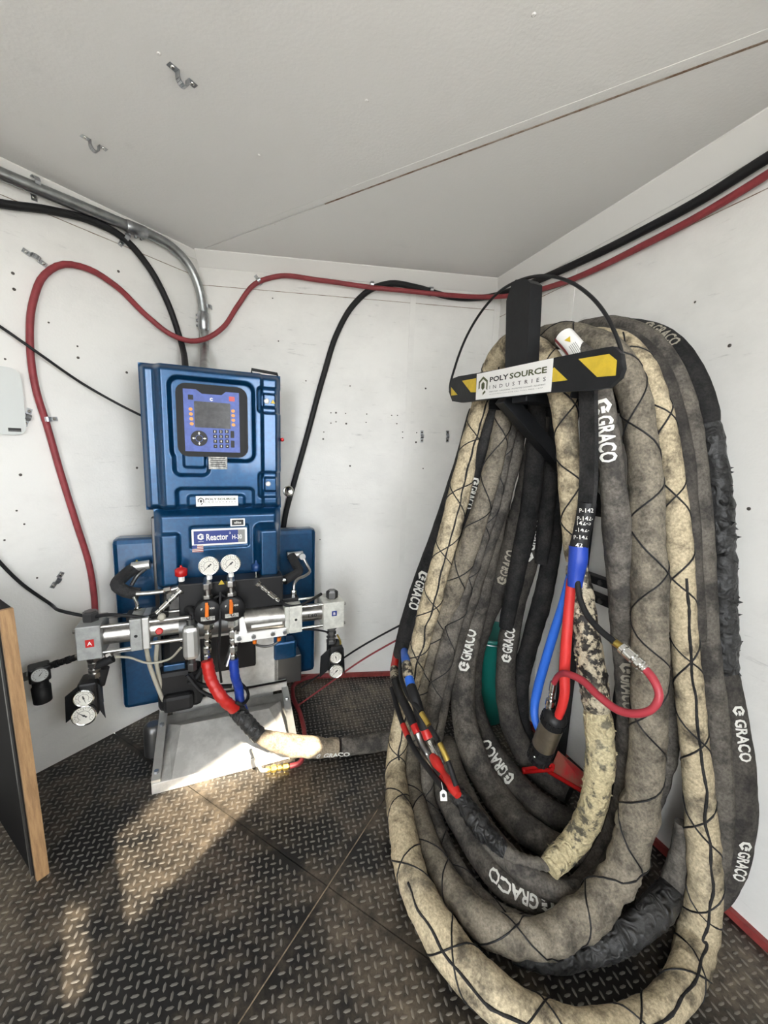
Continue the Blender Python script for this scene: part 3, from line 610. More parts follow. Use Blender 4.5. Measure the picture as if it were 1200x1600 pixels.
HC = Hose([(905, 545, 15, .42), (930, 575, 17, .425), (943, 630, 18, .42), (951, 690, 20, .41), (959, 770, 23, .39), (966, 860, 23, .36), (974, 950, 23, .32), (981, 1050, 23, .27), (985, 1150, 22, .24), (978, 1240, 22, .235), (952, 1320, 22, .26), (905, 1385, 22, ('z', .06)), (845, 1408, 23, ('z', .065)), (792, 1384, 23, ('z', .07)), (748, 1330, 21, 'f'), (712, 1270, 19, 'f'), (684, 1210, 17, 'f'), (677, 1150, 17, .56),
           (688, 1085, 18, .52), (707, 1010, 18, .47), (731, 930, 18, .43), (758, 850, 17, .40), (785, 770, 16, .375), (803, 700, 15, .35), (815, 640, 15, .335)]).start('heated_hose', 'charcoal sleeve hose whose print runs down beside the hazard-striped bar')
HC.section(0, 24, 'dusty', wrinkle(21), 'sleeve').letter(956, 675, 92, True, 'print_white', off=-.15).letter(985, 1062, 80, True, 'print_faded').letter(806, 1406, 80, False, 'print_white', off=.1, hfrac=.22)
HD = Hose([(806, 640, 9, .36), (792, 700, 10, .375), (770, 790, 11, .40), (743, 870, 12, .43), (717, 950, 13, .47), (694, 1030, 14, .515), (677, 1100, 12, .56), (668, 1170, 11, .60), (670, 1245, 10, 'f'), (687, 1300, 12, 'f'), (708, 1350, 16, 'f'), (742, 1396, 17, 'f'), (786, 1430, 18, 'f'), (850, 1448, 18, 'f'), (905, 1425, 18, ('z', .06)), (950, 1370, 18, .33)]).start('heated_hose', 'slim brown-grey hose squeezed between the second loop and the printed charcoal hose')
HD.section(0, 15, 'dusty', wrinkle(31), 'sleeve').lace(1, 14, .2, .002)
HE = Hose([(812, 640, 16, .33), (800, 700, 17, .335), (781, 780, 18, .35), (759, 880, 19, .375), (738, 975, 19, .41), (724, 1055, 19, .45), (725, 1120, 19, .47), (740, 1180, 20, .47), (772, 1238, 22, 'f'), (822, 1296, 24, 'f'), (890, 1330, 25, 'f'), (950, 1318, 22, ('z', .08)), (985, 1250, 20, .22)]).start('heated_hose', 'charcoal sleeve hose printed low on its limb beside the teal pail')
HE.section(0, 12, 'dusty', wrinkle(41), 'sleeve').letter(735, 1010, 66, False, 'print_white')
HF = Hose([(845, 650, 16, .26), (833, 715, 17, .265), (816, 795, 18, .28), (794, 880, 18, .30), (760, 960, 17, .33), (738, 1035, 17, .355), (738, 1095, 17, .365), (758, 1160, 19, .36), (800, 1222, 22, .32), (850, 1268, 23, 'f'), (915, 1290, 23, 'f'), (985, 1262, 20, ('z', .06))]).start('heated_hose', 'charcoal hose with a white print where it turns along the floor')  # one charcoal sleeve tone along the whole hose
HF.section(0, 11, 'charcoal', wrinkle(51), 'sleeve').letter(782, 877, 56, False, 'print_faded').letter(782, 1194, 70, False, 'print_white')
HG = Hose([(866, 660, 14, .165), (857, 730, 15, .17), (843, 800, 16, .185), (826, 870, 17, .215), (806, 945, 16, .235), (793, 1015, 16, .25), (791, 1080, 16, .25), (804, 1145, 17, .22), (838, 1200, 18, .17), (890, 1240, 19, .13)]).start('heated_hose', 'black hose with two prints hanging behind the diagonal brace')
HG.section(0, 9, 'charcoal', wrinkle(61), 'sleeve').letter(822, 838, 62, False, 'print_white', off=.1).letter(791, 1003, 54, False, 'print_white').letter(864, 700, 56, False, 'print_faded')
HH = Hose([(884, 680, 11, .10), (877, 760, 12, .10), (864, 850, 14, .115), (850, 925, 16, .155), (829, 1000, 15, .175), (815, 1060, 14, .185), (812, 1120, 14, .18), (826, 1180, 15, .14)]).start('heated_hose', 'black hose hanging deepest in the coil near the grey wall')
HH.section(0, 7, 'darksleeve', wrinkle(71), 'sleeve')
HI = Hose([(905, 515, 14, .17), (955, 510, 17, .17), (1005, 525, 20, .165), (1045, 570, 21, .16), (1072, 640, 22, .15), (1086, 730, 22, .14), (1094, 830, 22, .135), (1099, 930, 22, .125), (1107, 1030, 22, .12), (1117, 1120, 22, .11), (1125, 1210, 22, .10), (1128, 1300, 20, .10), (1118, 1375, 18, .11), (1090, 1420, 16, .14)]).start('heated_hose', 'dusty grey hose hanging between the tan loop and the tape-wrapped hose')
HI.section(0, 13, 'dusty', wrinkle(81), 'sleeve')
HI2 = Hose([(930, 520, 12, .24), (985, 530, 15, .235), (1028, 572, 17, .22), (1054, 640, 17, .205), (1070, 720, 17, .195), (1079, 810, 16, .19), (1085, 900, 15, .18), (1092, 1000, 14, .17)]).start('heated_hose', 'charcoal hose half hidden where the tan loop goes over the rack')
HI2.section(0, 7, 'charcoal', wrinkle(85), 'sleeve')
HJ = Hose([(935, 522, 18, .085), (985, 517, 20, .085), (1035, 533, 24, .08), (1072, 572, 25, .075), (1096, 620, 23, .07), (1108, 662, 21, .065), (1118, 720, 20, .06), (1126, 790, 22, .06), (1129, 860, 23, .06), (1129, 930, 24, .06), (1130, 1000, 25, .06), (1132, 1060, 25, .06), (1140, 1120, 30, .06), (1147, 1200, 34, .062), (1150, 1270, 34, .062), (1144, 1340, 32, .062), (1122, 1395, 27, .07), (1085, 1425, 22, .09)]).start('heated_hose', 'hose against the wall wrapped in torn black tape between two black sleeves')
HJ.section(0, 5.1, 'darksleeve', wrinkle(91, .06, .04, .02), 'sleeve').section(4.85, 11.1, 'ducttape', wrinkle(92, .06, .12, .13, .08, .10), 'tape_wrap').section(10.75, 17, 'charcoal', wrinkle(93, .12, .05, .02), 'sleeve')
HJ.letter(1040, 522, 60, True, 'print_faded', off=.5).letter(1142, 1135, 78, True, 'print_white', off=.55, hfrac=.2).letter(1148, 1330, 62, True, 'print_white', off=.55, hfrac=.25)
def shreds(h, i0, i1, n, seed, nm='tape_shred', matn='ducttape', sz=.016):
    rnd = random.Random(seed); m = MB(); I = [i for i, q in enumerate(h.ti) if i0 <= q <= i1]
    for k in range(n):
        i = rnd.choice(I); T = (h.p[min(i + 1, len(h.p) - 1)] - h.p[i - 1]).normalized(); N = CAM - h.p[i]; N = (N - T * N.dot(T)).normalized(); Y = T.cross(N); a = rnd.choice((-1, 1)) * rnd.uniform(.7, 1.7)
        d = N * math.cos(a) + Y * math.sin(a); b = h.p[i] + d * h.rad(i, d) * .97; l = rnd.uniform(.4, 1.2) * sz; w = T * rnd.uniform(.3, .8) * sz
        tip = b + d * l + T * rnd.uniform(-.6, .6) * sz; c = T.cross(d) * .0025
        m.add([b - w, b + w, tip, b - w + c, b + w + c, tip + c * .3], [(0, 1, 2), (3, 5, 4), (0, 2, 5, 3), (1, 4, 5, 2), (0, 3, 4, 1)])
    m.build(nm, matn, h.root, kind='stuff')
shreds(HJ, 5.5, 10.8, 40, 3, sz=.008); shreds(HA, .3, 5.5, 40, 5, 'tape_shred', 'tapewrap', .006)
HK = Hose([(1065, 1285, 13, .20), (1062, 1335, 17, .20), (1052, 1380, 27, .20), (1015, 1432, 33, ('z', .10)), (965, 1468, 32, ('z', .065)), (905, 1490, 29, 'f'), (850, 1497, 26, 'f'), (800, 1485, 22, 'f')]).start('heated_hose', 'shiny black-taped hose lying under the gathered folds of the second loop')
HK.section(0, 2.1, 'dusty', wrinkle(95), 'sleeve').section(2.05, 7, 'ducttape', wrinkle(96, .04, .08, .08, .05, .10), 'tape_wrap')
# black sleeve behind the first limb ending in a cuff, and the whip bundle it feeds
HL = Hose([(742, 640, 10, .42), (725, 710, 12, .44), (704, 780, 13, .455), (682, 850, 15, .475), (661, 915, 18, .50), (644, 975, 20, .545), (631, 1032, 20, .60)]).start('heated_hose', 'new black sleeve with a crisp print behind the outermost limb, open at its cuff')
HL.section(0, 6, 'darksleeve', wrinkle(97, .05, .03, .01), 'sleeve').letter(651, 915, 66, True, 'print_white', off=-.25)
HM = Hose([(815, 560, 6, .385), (790, 600, 8, .40), (772, 645, 10, .42), (756, 700, 11, .44), (739, 765, 10, .455), (724, 825, 7, .475), (714, 870, 3, .485)]).start('heated_hose', 'black hose squeezed beside the outermost limb with half of its print showing')
HM.section(0, 6, 'darksleeve', wrinkle(98, .06, .03, .01), 'sleeve').letter(732, 768, 50, True, 'print_white', off=0)
HQ = Hose([(838, 590, 13, .30), (838, 660, 14, .29), (834, 740, 15, .275), (823, 820, 15, .26), (806, 900, 14, .255), (790, 980, 12, .26)]).start('heated_hose', 'added black hose filling in the dark right behind the diagonal brace')  # added dark hose, stands in for the shade inside the coil
HQ.section(0, 5, 'darksleeve', wrinkle(120), 'sleeve')
HR = Hose([(858, 590, 13, .24), (861, 660, 14, .225), (859, 740, 14, .205), (853, 810, 13, .19), (845, 880, 11, .18)]).start('heated_hose', 'added black hose deepening the dark between the wrapped tan hose and the brace')  # another added hose, its black replaces shade in the coil's gap
HR.section(0, 4, 'darksleeve', wrinkle(121), 'sleeve')
# more of the coil inside the floor nest
HN = Hose([(700, 1160, 14, ('z', .13)), (716, 1225, 16, ('z', .11)), (752, 1290, 18, ('z', .095)), (800, 1345, 20, ('z', .09)), (862, 1388, 22, ('z', .075)), (930, 1378, 20, ('z', .075)), (972, 1310, 18, .27)]).start('heated_hose', 'flat dusty hose lying inside the floor nest under the taped whip')
HN.section(0, 6, 'dusty', wrinkle(99, .1, .08, .04, .06), 'sleeve')
HO = Hose([(905, 1300, 20, 'f'), (945, 1290, 24, ('z', .07)), (985, 1278, 22, ('z', .08)), (1030, 1230, 18, .12), (1050, 1120, 17, .12), (1052, 1000, 17, .12)]).start('heated_hose', 'crumpled grey hose deep in the nest beside the rack post')
HO.section(0, 5, 'dusty', wrinkle(100, .12, .1, .05, .06), 'sleeve')
# feed hose from the machine across the floor
HP = Hose([(403, 1150, 14, ('z', .165)), (430, 1158, 17, ('z', .125)), (466, 1166, 18, ('z', .088)), (520, 1168, 17, 'f'), (560, 1164, 15, 'f'), (600, 1158, 16, 'f'), (632, 1152, 16, 'f')]).start('heated_hose', 'canvas sleeve hose lying across the floor from the machine to the coil', 'hoses from the machine')
HP.section(0, 3.3, 'canvas', wrinkle(101, .14, .12, .05, .08), 'sleeve').section(3.25, 6, 'dusty', wrinkle(102, .16, .14, .05, .08), 'sleeve').letter(515, 1180, 60, False, 'print_white', off=-.75, logo=True, hfrac=.12)
# ================================================================== SPRAY MACHINE (local x = along its front, y = depth, z = up)
MA = thing('spray_proportioner', 'blue two-component spray proportioner with control screen, gauges and pump line on a grey base', 'machine', MO, None, R(90) - AZM)
def part(mb, name, m, parent=None): return mb.build(name, m, MA if parent is None else parent, local=True)
def sd(x, z, cx, cz, hx, hz, r):
    qx, qz = abs(x - cx) - hx + r, abs(z - cz) - hz + r
    return math.hypot(max(qx, 0), max(qz, 0)) + min(max(qx, qz), 0) - r
def ss(a, b, x): t_ = min(1, max(0, (x - a) / (b - a))); return t_ * t_ * (3 - 2 * t_)
def pxbox(x0, y0, x1, y1, v):                    # photo box -> centre and half size in the plane v
    a, b = mp(x0, (y0 + y1) / 2, v), mp(x1, (y0 + y1) / 2, v); c, d = mp((x0 + x1) / 2, y0, v), mp((x0 + x1) / 2, y1, v)
    return ((a.x + b.x) / 2, (c.z + d.z) / 2, abs(b.x - a.x) / 2, abs(c.z - d.z) / 2)
def relief(mb, u0, u1, z0, z1, vback, H, nx, nz, rad=.02):
    # moulded cover: front height field H(u, z) -> v, closed by sides and a back
    vs = []; fs = []
    for j in range(nz + 1):
        for i in range(nx + 1):
            x, z = u0 + (u1 - u0) * i / nx, z0 + (z1 - z0) * j / nz; vs.append((x, H(x, z), z))
    for j in range(nz):
        for i in range(nx): a = j * (nx + 1) + i; fs.append((a, a + 1, a + nx + 2, a + nx + 1))
    mb.add(vs, fs, True)
    ring = [j * (nx + 1) for j in range(nz)] + [nz * (nx + 1) + i for i in range(nx)] + [j * (nx + 1) + nx for j in range(nz, 0, -1)] + [i for i in range(nx, 0, -1)]
    rv = [vs[k] for k in ring]; n = len(rv); bk = [(p[0], vback, p[2]) for p in rv]
    mb.add(rv + bk, [(i, (i + 1) % n, (i + 1) % n + n, i + n) for i in range(n)] + [tuple(range(n, 2 * n))], False)
V0 = .20
c_scr = pxbox(264, 592, 398, 721, V0); c_ext = pxbox(270, 690, 327, 744, V0); c_pad = pxbox(285, 706, 322, 732, V0); c_bot = pxbox(275, 762, 398, 812, V0); c_botp = pxbox(292, 773, 384, 812, V0)
c_n1 = pxbox(402, 606, 452, 646, V0); c_n1p = pxbox(411, 614, 433, 637, V0); c_n2 = pxbox(404, 738, 455, 778, V0); c_n2p = pxbox(413, 746, 434, 769, V0)
U_L, U_R = mp(254, 690, V0).x, mp(410, 690, V0).x
def Hc(x, z):
    d = -sd(x, z, .238, 1.233, .243, .262, .022)
    v = V0 + .03 * (1 - ss(-.002, .024, d)) + .028 * (1 - ss(U_L - .028, U_L + .004, x)) + .016 * ss(U_R - .006, U_R + .008, x)
    a = min(sd(x, z, *c_scr, .035), sd(x, z, *c_ext, .025)); v += .022 * (1 - ss(-.010, .004, a))
    v -= .012 * (1 - ss(-.008, .001, sd(x, z, *c_pad, .012)))
    v += .02 * (1 - ss(-.010, .003, sd(x, z, *c_bot, .02))); v -= .010 * (1 - ss(-.010, .002, sd(x, z, *c_botp, .015)))
    for c, p in ((c_n1, c_n1p), (c_n2, c_n2p)): v += .014 * (1 - ss(-.006, .003, sd(x, z, *c, .016))); v -= .018 * (1 - ss(-.005, .001, sd(x, z, *p, .008)))
    return v
m = MB(); relief(m, -.005, .481, .971, 1.495, .40, Hc, 150, 160); cab = part(m, 'upper_cabinet', 'blue')
# knobs and warning sticker in the side pockets, cabinet latch, indicator, round cap
for (x, y) in ((416.5, 627), (419, 756)):
    q = mp(x, y, V0 + .014); m = MB(); m.lathe(q + Vector((0, .004, 0)), (0, -1, 0), [(0, .010), (.008, .010), (.011, .006)], 14); part(m, 'latch_knob', 'white', cab)
def tri(mb, c, ex, ez, r, n, th): mb.prism([c + ex * (-r) + ez * (-r * .7), c + ex * r + ez * (-r * .7), c + ez * r], n * th)
X3 = Vector((1, 0, 0)); F3 = Vector((0, -1, 0))
m = MB(); tri(m, mp(426.5, 628, V0 + .008), X3, Z3, .0085, F3, .0012); part(m, 'warning_sticker', 'yellow', cab)
m = MB(); m.tube([Vector((.375, .26, 1.49)), Vector((.375, .26, 1.512)), Vector((.47, .26, 1.505)), Vector((.475, .27, 1.49))], .006, 8); part(m, 'lid_stay', 'black', cab)
m = MB(); m.ball(mp(441, 687, .24), .008); part(m, 'indicator_light', 'red_gloss', cab)
m = MB(); q = mp(449, 767, .30); m.lathe(q, (0.25, -1, 0), [(0, .020), (.012, .024), (.014, .018), (.010, .014), (.008, .001)], 18); part(m, 'round_cap', 'chrome', cab)
# control display
ds = thing; dq = pxbox(276, 602, 387, 714, V0 + .005); vd = V0 - .002
def rr2(c, hx, hz, r, v, k=4): return rrect(Vector((c[0], v, c[1])), X3, Z3, hx, hz, r, k)
m = MB(); m.prism(rr2(dq, dq[2], dq[3], .035, vd + .03), F3 * .03); m.prism(rr2(dq, dq[2] - .012, dq[3] - .012, .028, vd), F3 * .006); disp = part(m, 'control_display', 'black_rubber')
kf = pxbox(288, 611, 374, 706, vd); vk = vd - .0062
m = MB(); x0, x1, z0, z1 = kf[0] - kf[2], kf[0] + kf[2], kf[1] - kf[3], kf[1] + kf[3]; nt_ = .013
m.prism([Vector(p) for p in ((x0, vk, z0), (x1, vk, z0), (x1, vk, z1), (x1 - .045, vk, z1), (x1 - .06, vk, z1 - nt_), (x0 + .06, vk, z1 - nt_), (x0 + .042, vk, z1), (x0, vk, z1))], F3 * .002); part(m, 'key_panel', 'keyblue', disp)
vk -= .0022
lc = pxbox(304, 629, 360, 669, vd); m = MB(); m.prism(rr2(lc, lc[2], lc[3], .003, vk), F3 * .0015); part(m, 'screen', 'lcd', disp)
def key(x, y, hw, hh, matn, nm='key', rnd=.0015):
    c = mp(x, y, vd); m = MB(); m.prism(rr2((c.x, c.z), hw, hh, rnd, vk, 3), F3 * .0012); return part(m, nm, matn, disp), c
def print_at(c, txt, w, h, matn, parent, v, nm='lettering', bold=.02):
    m = MB(); text(m, txt, lambda a, b: Vector((c[0] + a, v, c[1] + b)), bold, w, h); return part(m, nm, matn, parent)
for k in range(4):
    for x, y in ((298 + k * .6, 639.5 + k * 7.6), (364 + k * .2, 642.5 + k * 7.2)): key(x, y, .0064, .0058, 'orange_key', 'soft_key', .0055)
for r_, row in enumerate(('123', '456', '789', '.0-')):
    for k, ch in enumerate(row):
        o_, c = key(335.8 + k * 9.2 + r_ * .3, 674.5 + r_ * 7.6, .0062, .0062, 'black', 'number_key'); print_at((c.x, c.z), ch, .0042 if ch != '1' else .0026, .0075 if ch in '0123456789' else .002, 'white', disp, vk - .0014)
key(363, 679, .0062, .013, 'black', 'tall_key'); key(363.5, 694, .0062, .013, 'black', 'tall_key')
key(298, 621, .0085, .0085, 'black', 'power_key'); key(362, 624, .010, .0085, 'red_gloss', 'stop_key')
cq = mp(311.5, 685, vd); m = MB(); m.lathe(Vector((cq.x, vk, cq.z)), F3, [(0, .028), (.0015, .028)], 24); part(m, 'arrow_pad', 'black', disp)
m = MB(); m.lathe(Vector((cq.x, vk - .0015, cq.z)), F3, [(0, .0125), (.0006, .0125)], 20); part(m, 'pad_ring', 'keyblue', disp)
m = MB(); m.lathe(Vector((cq.x, vk - .002, cq.z)), F3, [(0, .011), (.0008, .011)], 20); part(m, 'enter_key', 'black', disp)
m = MB()
for a in (0, 90, 180, 270):
    e = Vector((math.cos(R(a)), 0, math.sin(R(a)))); g = Vector((-e.z, 0, e.x)); b = Vector((cq.x, vk - .0018, cq.z)) + e * .018; m.prism([b + e * .006, b - e * .001 + g * .004, b - e * .001 - g * .004], F3 * .0006); m.prism([b - e * .001 + g * .0013, b - e * .006 + g * .0013, b - e * .006 - g * .0013, b - e * .001 - g * .0013], F3 * .0006)
part(m, 'arrow_marks', 'white', disp)
def hexlogo(mb, c, r, v, gap=4, inner=.55):
    for k in range(6):
        if k == gap: continue
        a, b = HEX[k], HEX[(k + 1) % 6]; mb.prism([Vector((c[0] + p[0] * s_, v, c[1] + p[1] * s_)) for p, s_ in ((a, r), (b, r), (b, r * inner), (a, r * inner))], F3 * .0005)
gq = mp(330.5, 624.5, vd); m = MB(); hexlogo(m, (gq.x, gq.z), .0062, vk - .0003, 5, .45); part(m, 'maker_mark', 'white', disp)
c = pxbox(326, 714, 355, 733, V0); m = MB(); m.prism([Vector((c[0] + a * c[2], V0 + .002, c[1] + b * c[3])) for a, b in ((-1, -1), (1, -1), (1, 1), (-1, 1))], F3 * .005); st = part(m, 'serial_plate', 'sticker')
m = MB()
for k in range(5): m.box((c[0] - c[2] * .8, V0 - .0036, c[1] + c[3] * (.7 - .32 * k)), (c[0] + c[2] * .8, V0 - .0029, c[1] + c[3] * (.82 - .32 * k)))
part(m, 'small_print', 'print_dark', st)
# maker sticker on the cabinet foot
def polysource(corner, parent, loc, nv, main=True):
    # corner(a, b): point for a, b in 0..1 across the label
    def lay(fn_parts, nm, matn): 
        q = MB(); fn_parts(q); return q.build(nm, matn, parent, local=loc)
    def hexp(q):
        pts = [(math.cos(R(90 + 60 * k)), math.sin(R(90 + 60 * k))) for k in range(6)]
        for k in (5, 0, 1, 4, 3):
            a, b = pts[k], pts[(k + 1) % 6]
            if k == 3: b = (a[0] * .35 + b[0] * .65, a[1] * .35 + b[1] * .65)
            if k == 1: b = (a[0] * .2 + b[0] * .8, a[1] * .2 + b[1] * .8)
            q.add([corner(.115 + .085 * x * s_, .5 + .36 * y * s_) for (x, y), s_ in ((a, 1), (b, 1), (b, .72), (a, .72))], [(0, 1, 2, 3)])
        q.add([corner(.115 + .03 * x, .5 + .16 * y) for x, y in pts], [tuple(range(6))])
    lay(hexp, 'logo', 'print_olive' if main else 'print_dark')
    lay(lambda q: text(q, 'POLY', corner, .03, .27, .19, .355, .69), 'lettering', 'print_dark'); lay(lambda q: text(q, 'SOURCE', corner, .03, .44, .20, .725, .69), 'lettering', 'print_olive')
    lay(lambda q: text(q, 'I  N  D  U  S  T  R  I  E  S', corner, .005, .72, .13, .58, .41), 'lettering', 'print_dark')
    lay(lambda q: text(q, 'SPRAY FOAM - SLAB JACKING - PROTECTIVE COATINGS - EQUIPMENT', corner, .0, .72, .055, .58, .235), 'lettering', 'print_dark')
    if main: lay(lambda q: text(q, 'WWW.POLYSOURCE.CA | TOLL FREE 1.877.', corner, .0, .70, .045, .57, .14), 'lettering', 'print_grey')
c = pxbox(306, 775, 372, 791, V0); vv = V0 + .006
m = MB(); m.prism([Vector((c[0] + a * c[2], vv, c[1] + b * c[3])) for a, b in ((-1, -1), (1, -1), (1, 1), (-1, 1))], F3 * .002); stk = part(m, 'dealer_sticker', 'white')
polysource(lambda a, b: Vector((c[0] + (a * 2 - 1) * c[2], vv - .0026, c[1] + (b * 2 - 1) * c[3])), stk, True, F3, False)
# lower cowl
c_pl = pxbox(296, 822, 390, 858, V0); c_bu = pxbox(396, 816, 440, 902, V0); c_lw = pxbox(238, 833, 283, 920, V0)
def Hl(x, z):
    d = -sd(x, z, .249, .82, .230, .155, .03); v = V0 + .015 + .035 * (1 - ss(-.004, .03, d))
    v -= .065 * (1 - ss(-.028, .0, sd(x, z, c_bu[0], c_bu[1], c_bu[2], c_bu[3], .03))); v += .006 * (1 - ss(-.006, .002, sd(x, z, *c_pl, .01))); v -= .02 * (1 - ss(-.012, .0, sd(x, z, c_lw[0], c_lw[1], c_lw[2], c_lw[3], .015)))
    return v
m = MB(); relief(m, .019, .479, .665, .975, .38, Hl, 110, 80); cow = part(m, 'lower_cowl', 'blue')
c = pxbox(299, 827, 386.5, 853, V0); vv = V0 + .018
m = MB(); m.prism(rr2(c, c[2], c[3], .004, vv), F3 * .002); npl = part(m, 'name_plate', 'white', cow)
m = MB(); m.prism([Vector((c[0] + a * c[2], vv - .0021, c[1] + b * c[3])) for a, b in ((-.93, -.78), (.66, -.78), (.66, .78), (-.93, .78))], F3 * .0004); part(m, 'plate_field', 'blue_print', cow)
m = MB(); m.prism([Vector((c[0] + a * c[2], vv - .0021, c[1] + b * c[3])) for a, b in ((.66, -.78), (.92, -.78), (.92, .78), (.66, .78))], F3 * .0004); part(m, 'plate_field', 'print_grey', cow)
vt = vv - .003
print_at((c[0] - .01 * 1, c[1]), 'Reactor', .078, .026, 'white', cow, vt, bold=.02); print_at((c[0] + .062, c[1] - .003), 'H-30', .036, .018, 'white', cow, vt); print_at((c[0] + .036, c[1] + .014), '2', .006, .008, 'white', cow, vt)
m = MB(); hexlogo(m, (c[0] - .068, c[1] + .003), .013, vt, 5, .5); m.prism([Vector((c[0] - .068 + a, vt, c[1] + .003 + b)) for a, b in ((0, -.003), (.010, -.003), (.010, .002), (0, .002))], F3 * .0005); part(m, 'maker_mark', 'white', cow); print_at((c[0] - .068, c[1] - .0155), 'GRACO', .019, .0035, 'white', cow, vt)
c = pxbox(360, 811, 383, 823, V0); m = MB(); m.prism(rr2(c, c[2], c[3], .002, V0 + .013), F3 * .0015); part(m, 'trim_plate', 'white', cow)
m = MB(); m.prism(rr2(c, c[2] * .8, c[3] * .7, .001, V0 + .0113), F3 * .0004); part(m, 'plate_field', 'print_dark', cow); print_at((c[0], c[1]), 'elite', .026, .010, 'print_white', cow, V0 + .0107)
c = pxbox(300, 853, 317.5, 864, V0); m = MB(); m.prism([Vector((c[0] + a * c[2], V0 + .013, c[1] + b * c[3])) for a, b in ((-1, -1), (1, -1), (1, 1), (-1, 1))], F3 * .0012); part(m, 'flag_sticker', 'print_white', cow)
m = MB()
for k in range(4): m.box((c[0] - c[2], V0 + .0112, c[1] + c[3] * (-.95 + .5 * k)), (c[0] + c[2], V0 + .0117, c[1] + c[3] * (-.7 + .5 * k)))
part(m, 'flag_stripes', 'red_rubber', cow)
m = MB(); m.box((c[0] - c[2], V0 + .0106, c[1]), (c[0] - c[2] * .1, V0 + .0111, c[1] + c[3])); part(m, 'flag_canton', 'blue_print', cow)
# side covers (tanks) behind
def slab(name, u0, u1, z0, z1, v0, v1, m_='blue', bev=.02): q = MB(); q.box((u0, v0, z0), (u1, v1, z1), bev); return part(q, name, m_)
tl = slab('side_cover', -.140, .02, .135, .848, .33, .418); trr = slab('side_cover', .45, .658, .135, .85, .36, .44)
m = MB(); m.box((-.002, .32, .16), (.012, .36, .93), .003); part(m, 'cover_flange', 'darksteel')
# back frame, tray, base
m = MB(); m.box((.03, .39, .02), (.46, .41, .72)); part(m, 'back_frame', 'alu_paint')
m = MB(); m.box((.30, .28, .15), (.47, .30, .60)); part(m, 'front_panel', 'alu_paint'); m = MB(); m.box((.12, .285, .16), (.30, .305, .45)); part(m, 'front_panel', 'alu_paint')
q0, q1 = mp(312, 1000, .27), mp(400, 1040, .27); m = MB(); m.box((q0.x, .265, q1.z), (q1.x, .285, q0.z + .02), .008); part(m, 'motor_cover', 'black')
q0, q1 = mp(427, 1028, .29), mp(470, 1062, .29); m = MB(); m.box((q0.x, .28, q1.z), (q1.x, .40, q0.z), .004); part(m, 'junction_box', 'darksteel')
q0, q1 = mp(428, 1005, .27), mp(463, 1027, .27); m = MB(); m.box((q0.x, .265, q1.z), (q1.x, .33, q0.z), .01); m.box((q0.x, .27, q0.z - .01), (q0.x + .055, .33, q0.z + .09), .01); part(m, 'motor_shroud', 'blue')
q0, q1 = mp(255, 1040, .24), mp(282, 1062, .24); m = MB(); m.box((q0.x, .235, q1.z), (q1.x + .02, .30, q0.z), .004); part(m, 'motor_shroud', 'blue')
m = MB(); m.box((.0, .22, .16), (.16, .30, .33), .02); m.box((.02, .19, .17), (.13, .25, .24), .015); part(m, 'wiring_bundle', 'black_rubber')
m = MB(); m.box((.02, .25, .30), (.13, .34, .47), .03); part(m, 'wiring_bundle', 'black_rubber')
m = MB(); m.box((.0, .26, .135), (.505, .275, .172)); m.box((.0, .26, .165), (.505, .40, .172)); part(m, 'tray', 'alu_paint')
m = MB(); m.box((.0, .0, .0), (.51, .38, .042), .003); base = part(m, 'base_frame', 'alu_paint')
fl_, fr_, bl_, br_ = mz(268, 1218, .052), mz(440, 1170, .052), mz(283, 1133, .125), mz(420, 1107, .125)
ofl, ofr, obl, obr = Vector((.028, .006, .043)), Vector((.478, .006, .043)), Vector((.028, .27, .075)), Vector((.478, .27, .075))
m = MB(); m.add([ofl, ofr, obr, obl, fl_, fr_, br_, bl_], [(0, 1, 5, 4), (1, 2, 6, 5), (2, 3, 7, 6), (3, 0, 4, 7), (4, 5, 6, 7)]); bb = [Vector((p.x, p.y, .04)) for p in (ofl, ofr, obr, obl)]; m.add([ofl, ofr, obr, obl] + bb, [(0, 4, 5, 1), (1, 5, 6, 2), (2, 6, 7, 3), (3, 7, 4, 0), (4, 7, 6, 5)]); part(m, 'base_cover', 'alu_paint')
for u0 in (.0, .482):
    m = MB(); m.add([(u0, .004, .04), (u0 + .028, .004, .04), (u0 + .028, .262, .135), (u0, .262, .135), (u0, .004, .052), (u0 + .028, .004, .052), (u0 + .028, .262, .147), (u0, .262, .147)], [(0, 1, 2, 3), (4, 7, 6, 5), (0, 4, 5, 1), (1, 5, 6, 2), (2, 6, 7, 3), (3, 7, 4, 0)]); rail = part(m, 'side_rail', 'alu')
    for v in (.03, .20):
        z = .048 + .37 * v; m = MB(); m.hexnut((u0 + .014, v, z), (u0 + .014, v, z + .010), .009); part(m, 'bolt', 'zinc', rail)
m = MB(); m.lathe(Vector((-.02, .22, 0)), (0, 0, 1), [(0, .035), (.10, .035), (.12, .03), (.125, .02)], 14); part(m, 'foot_mount', 'darksteel')
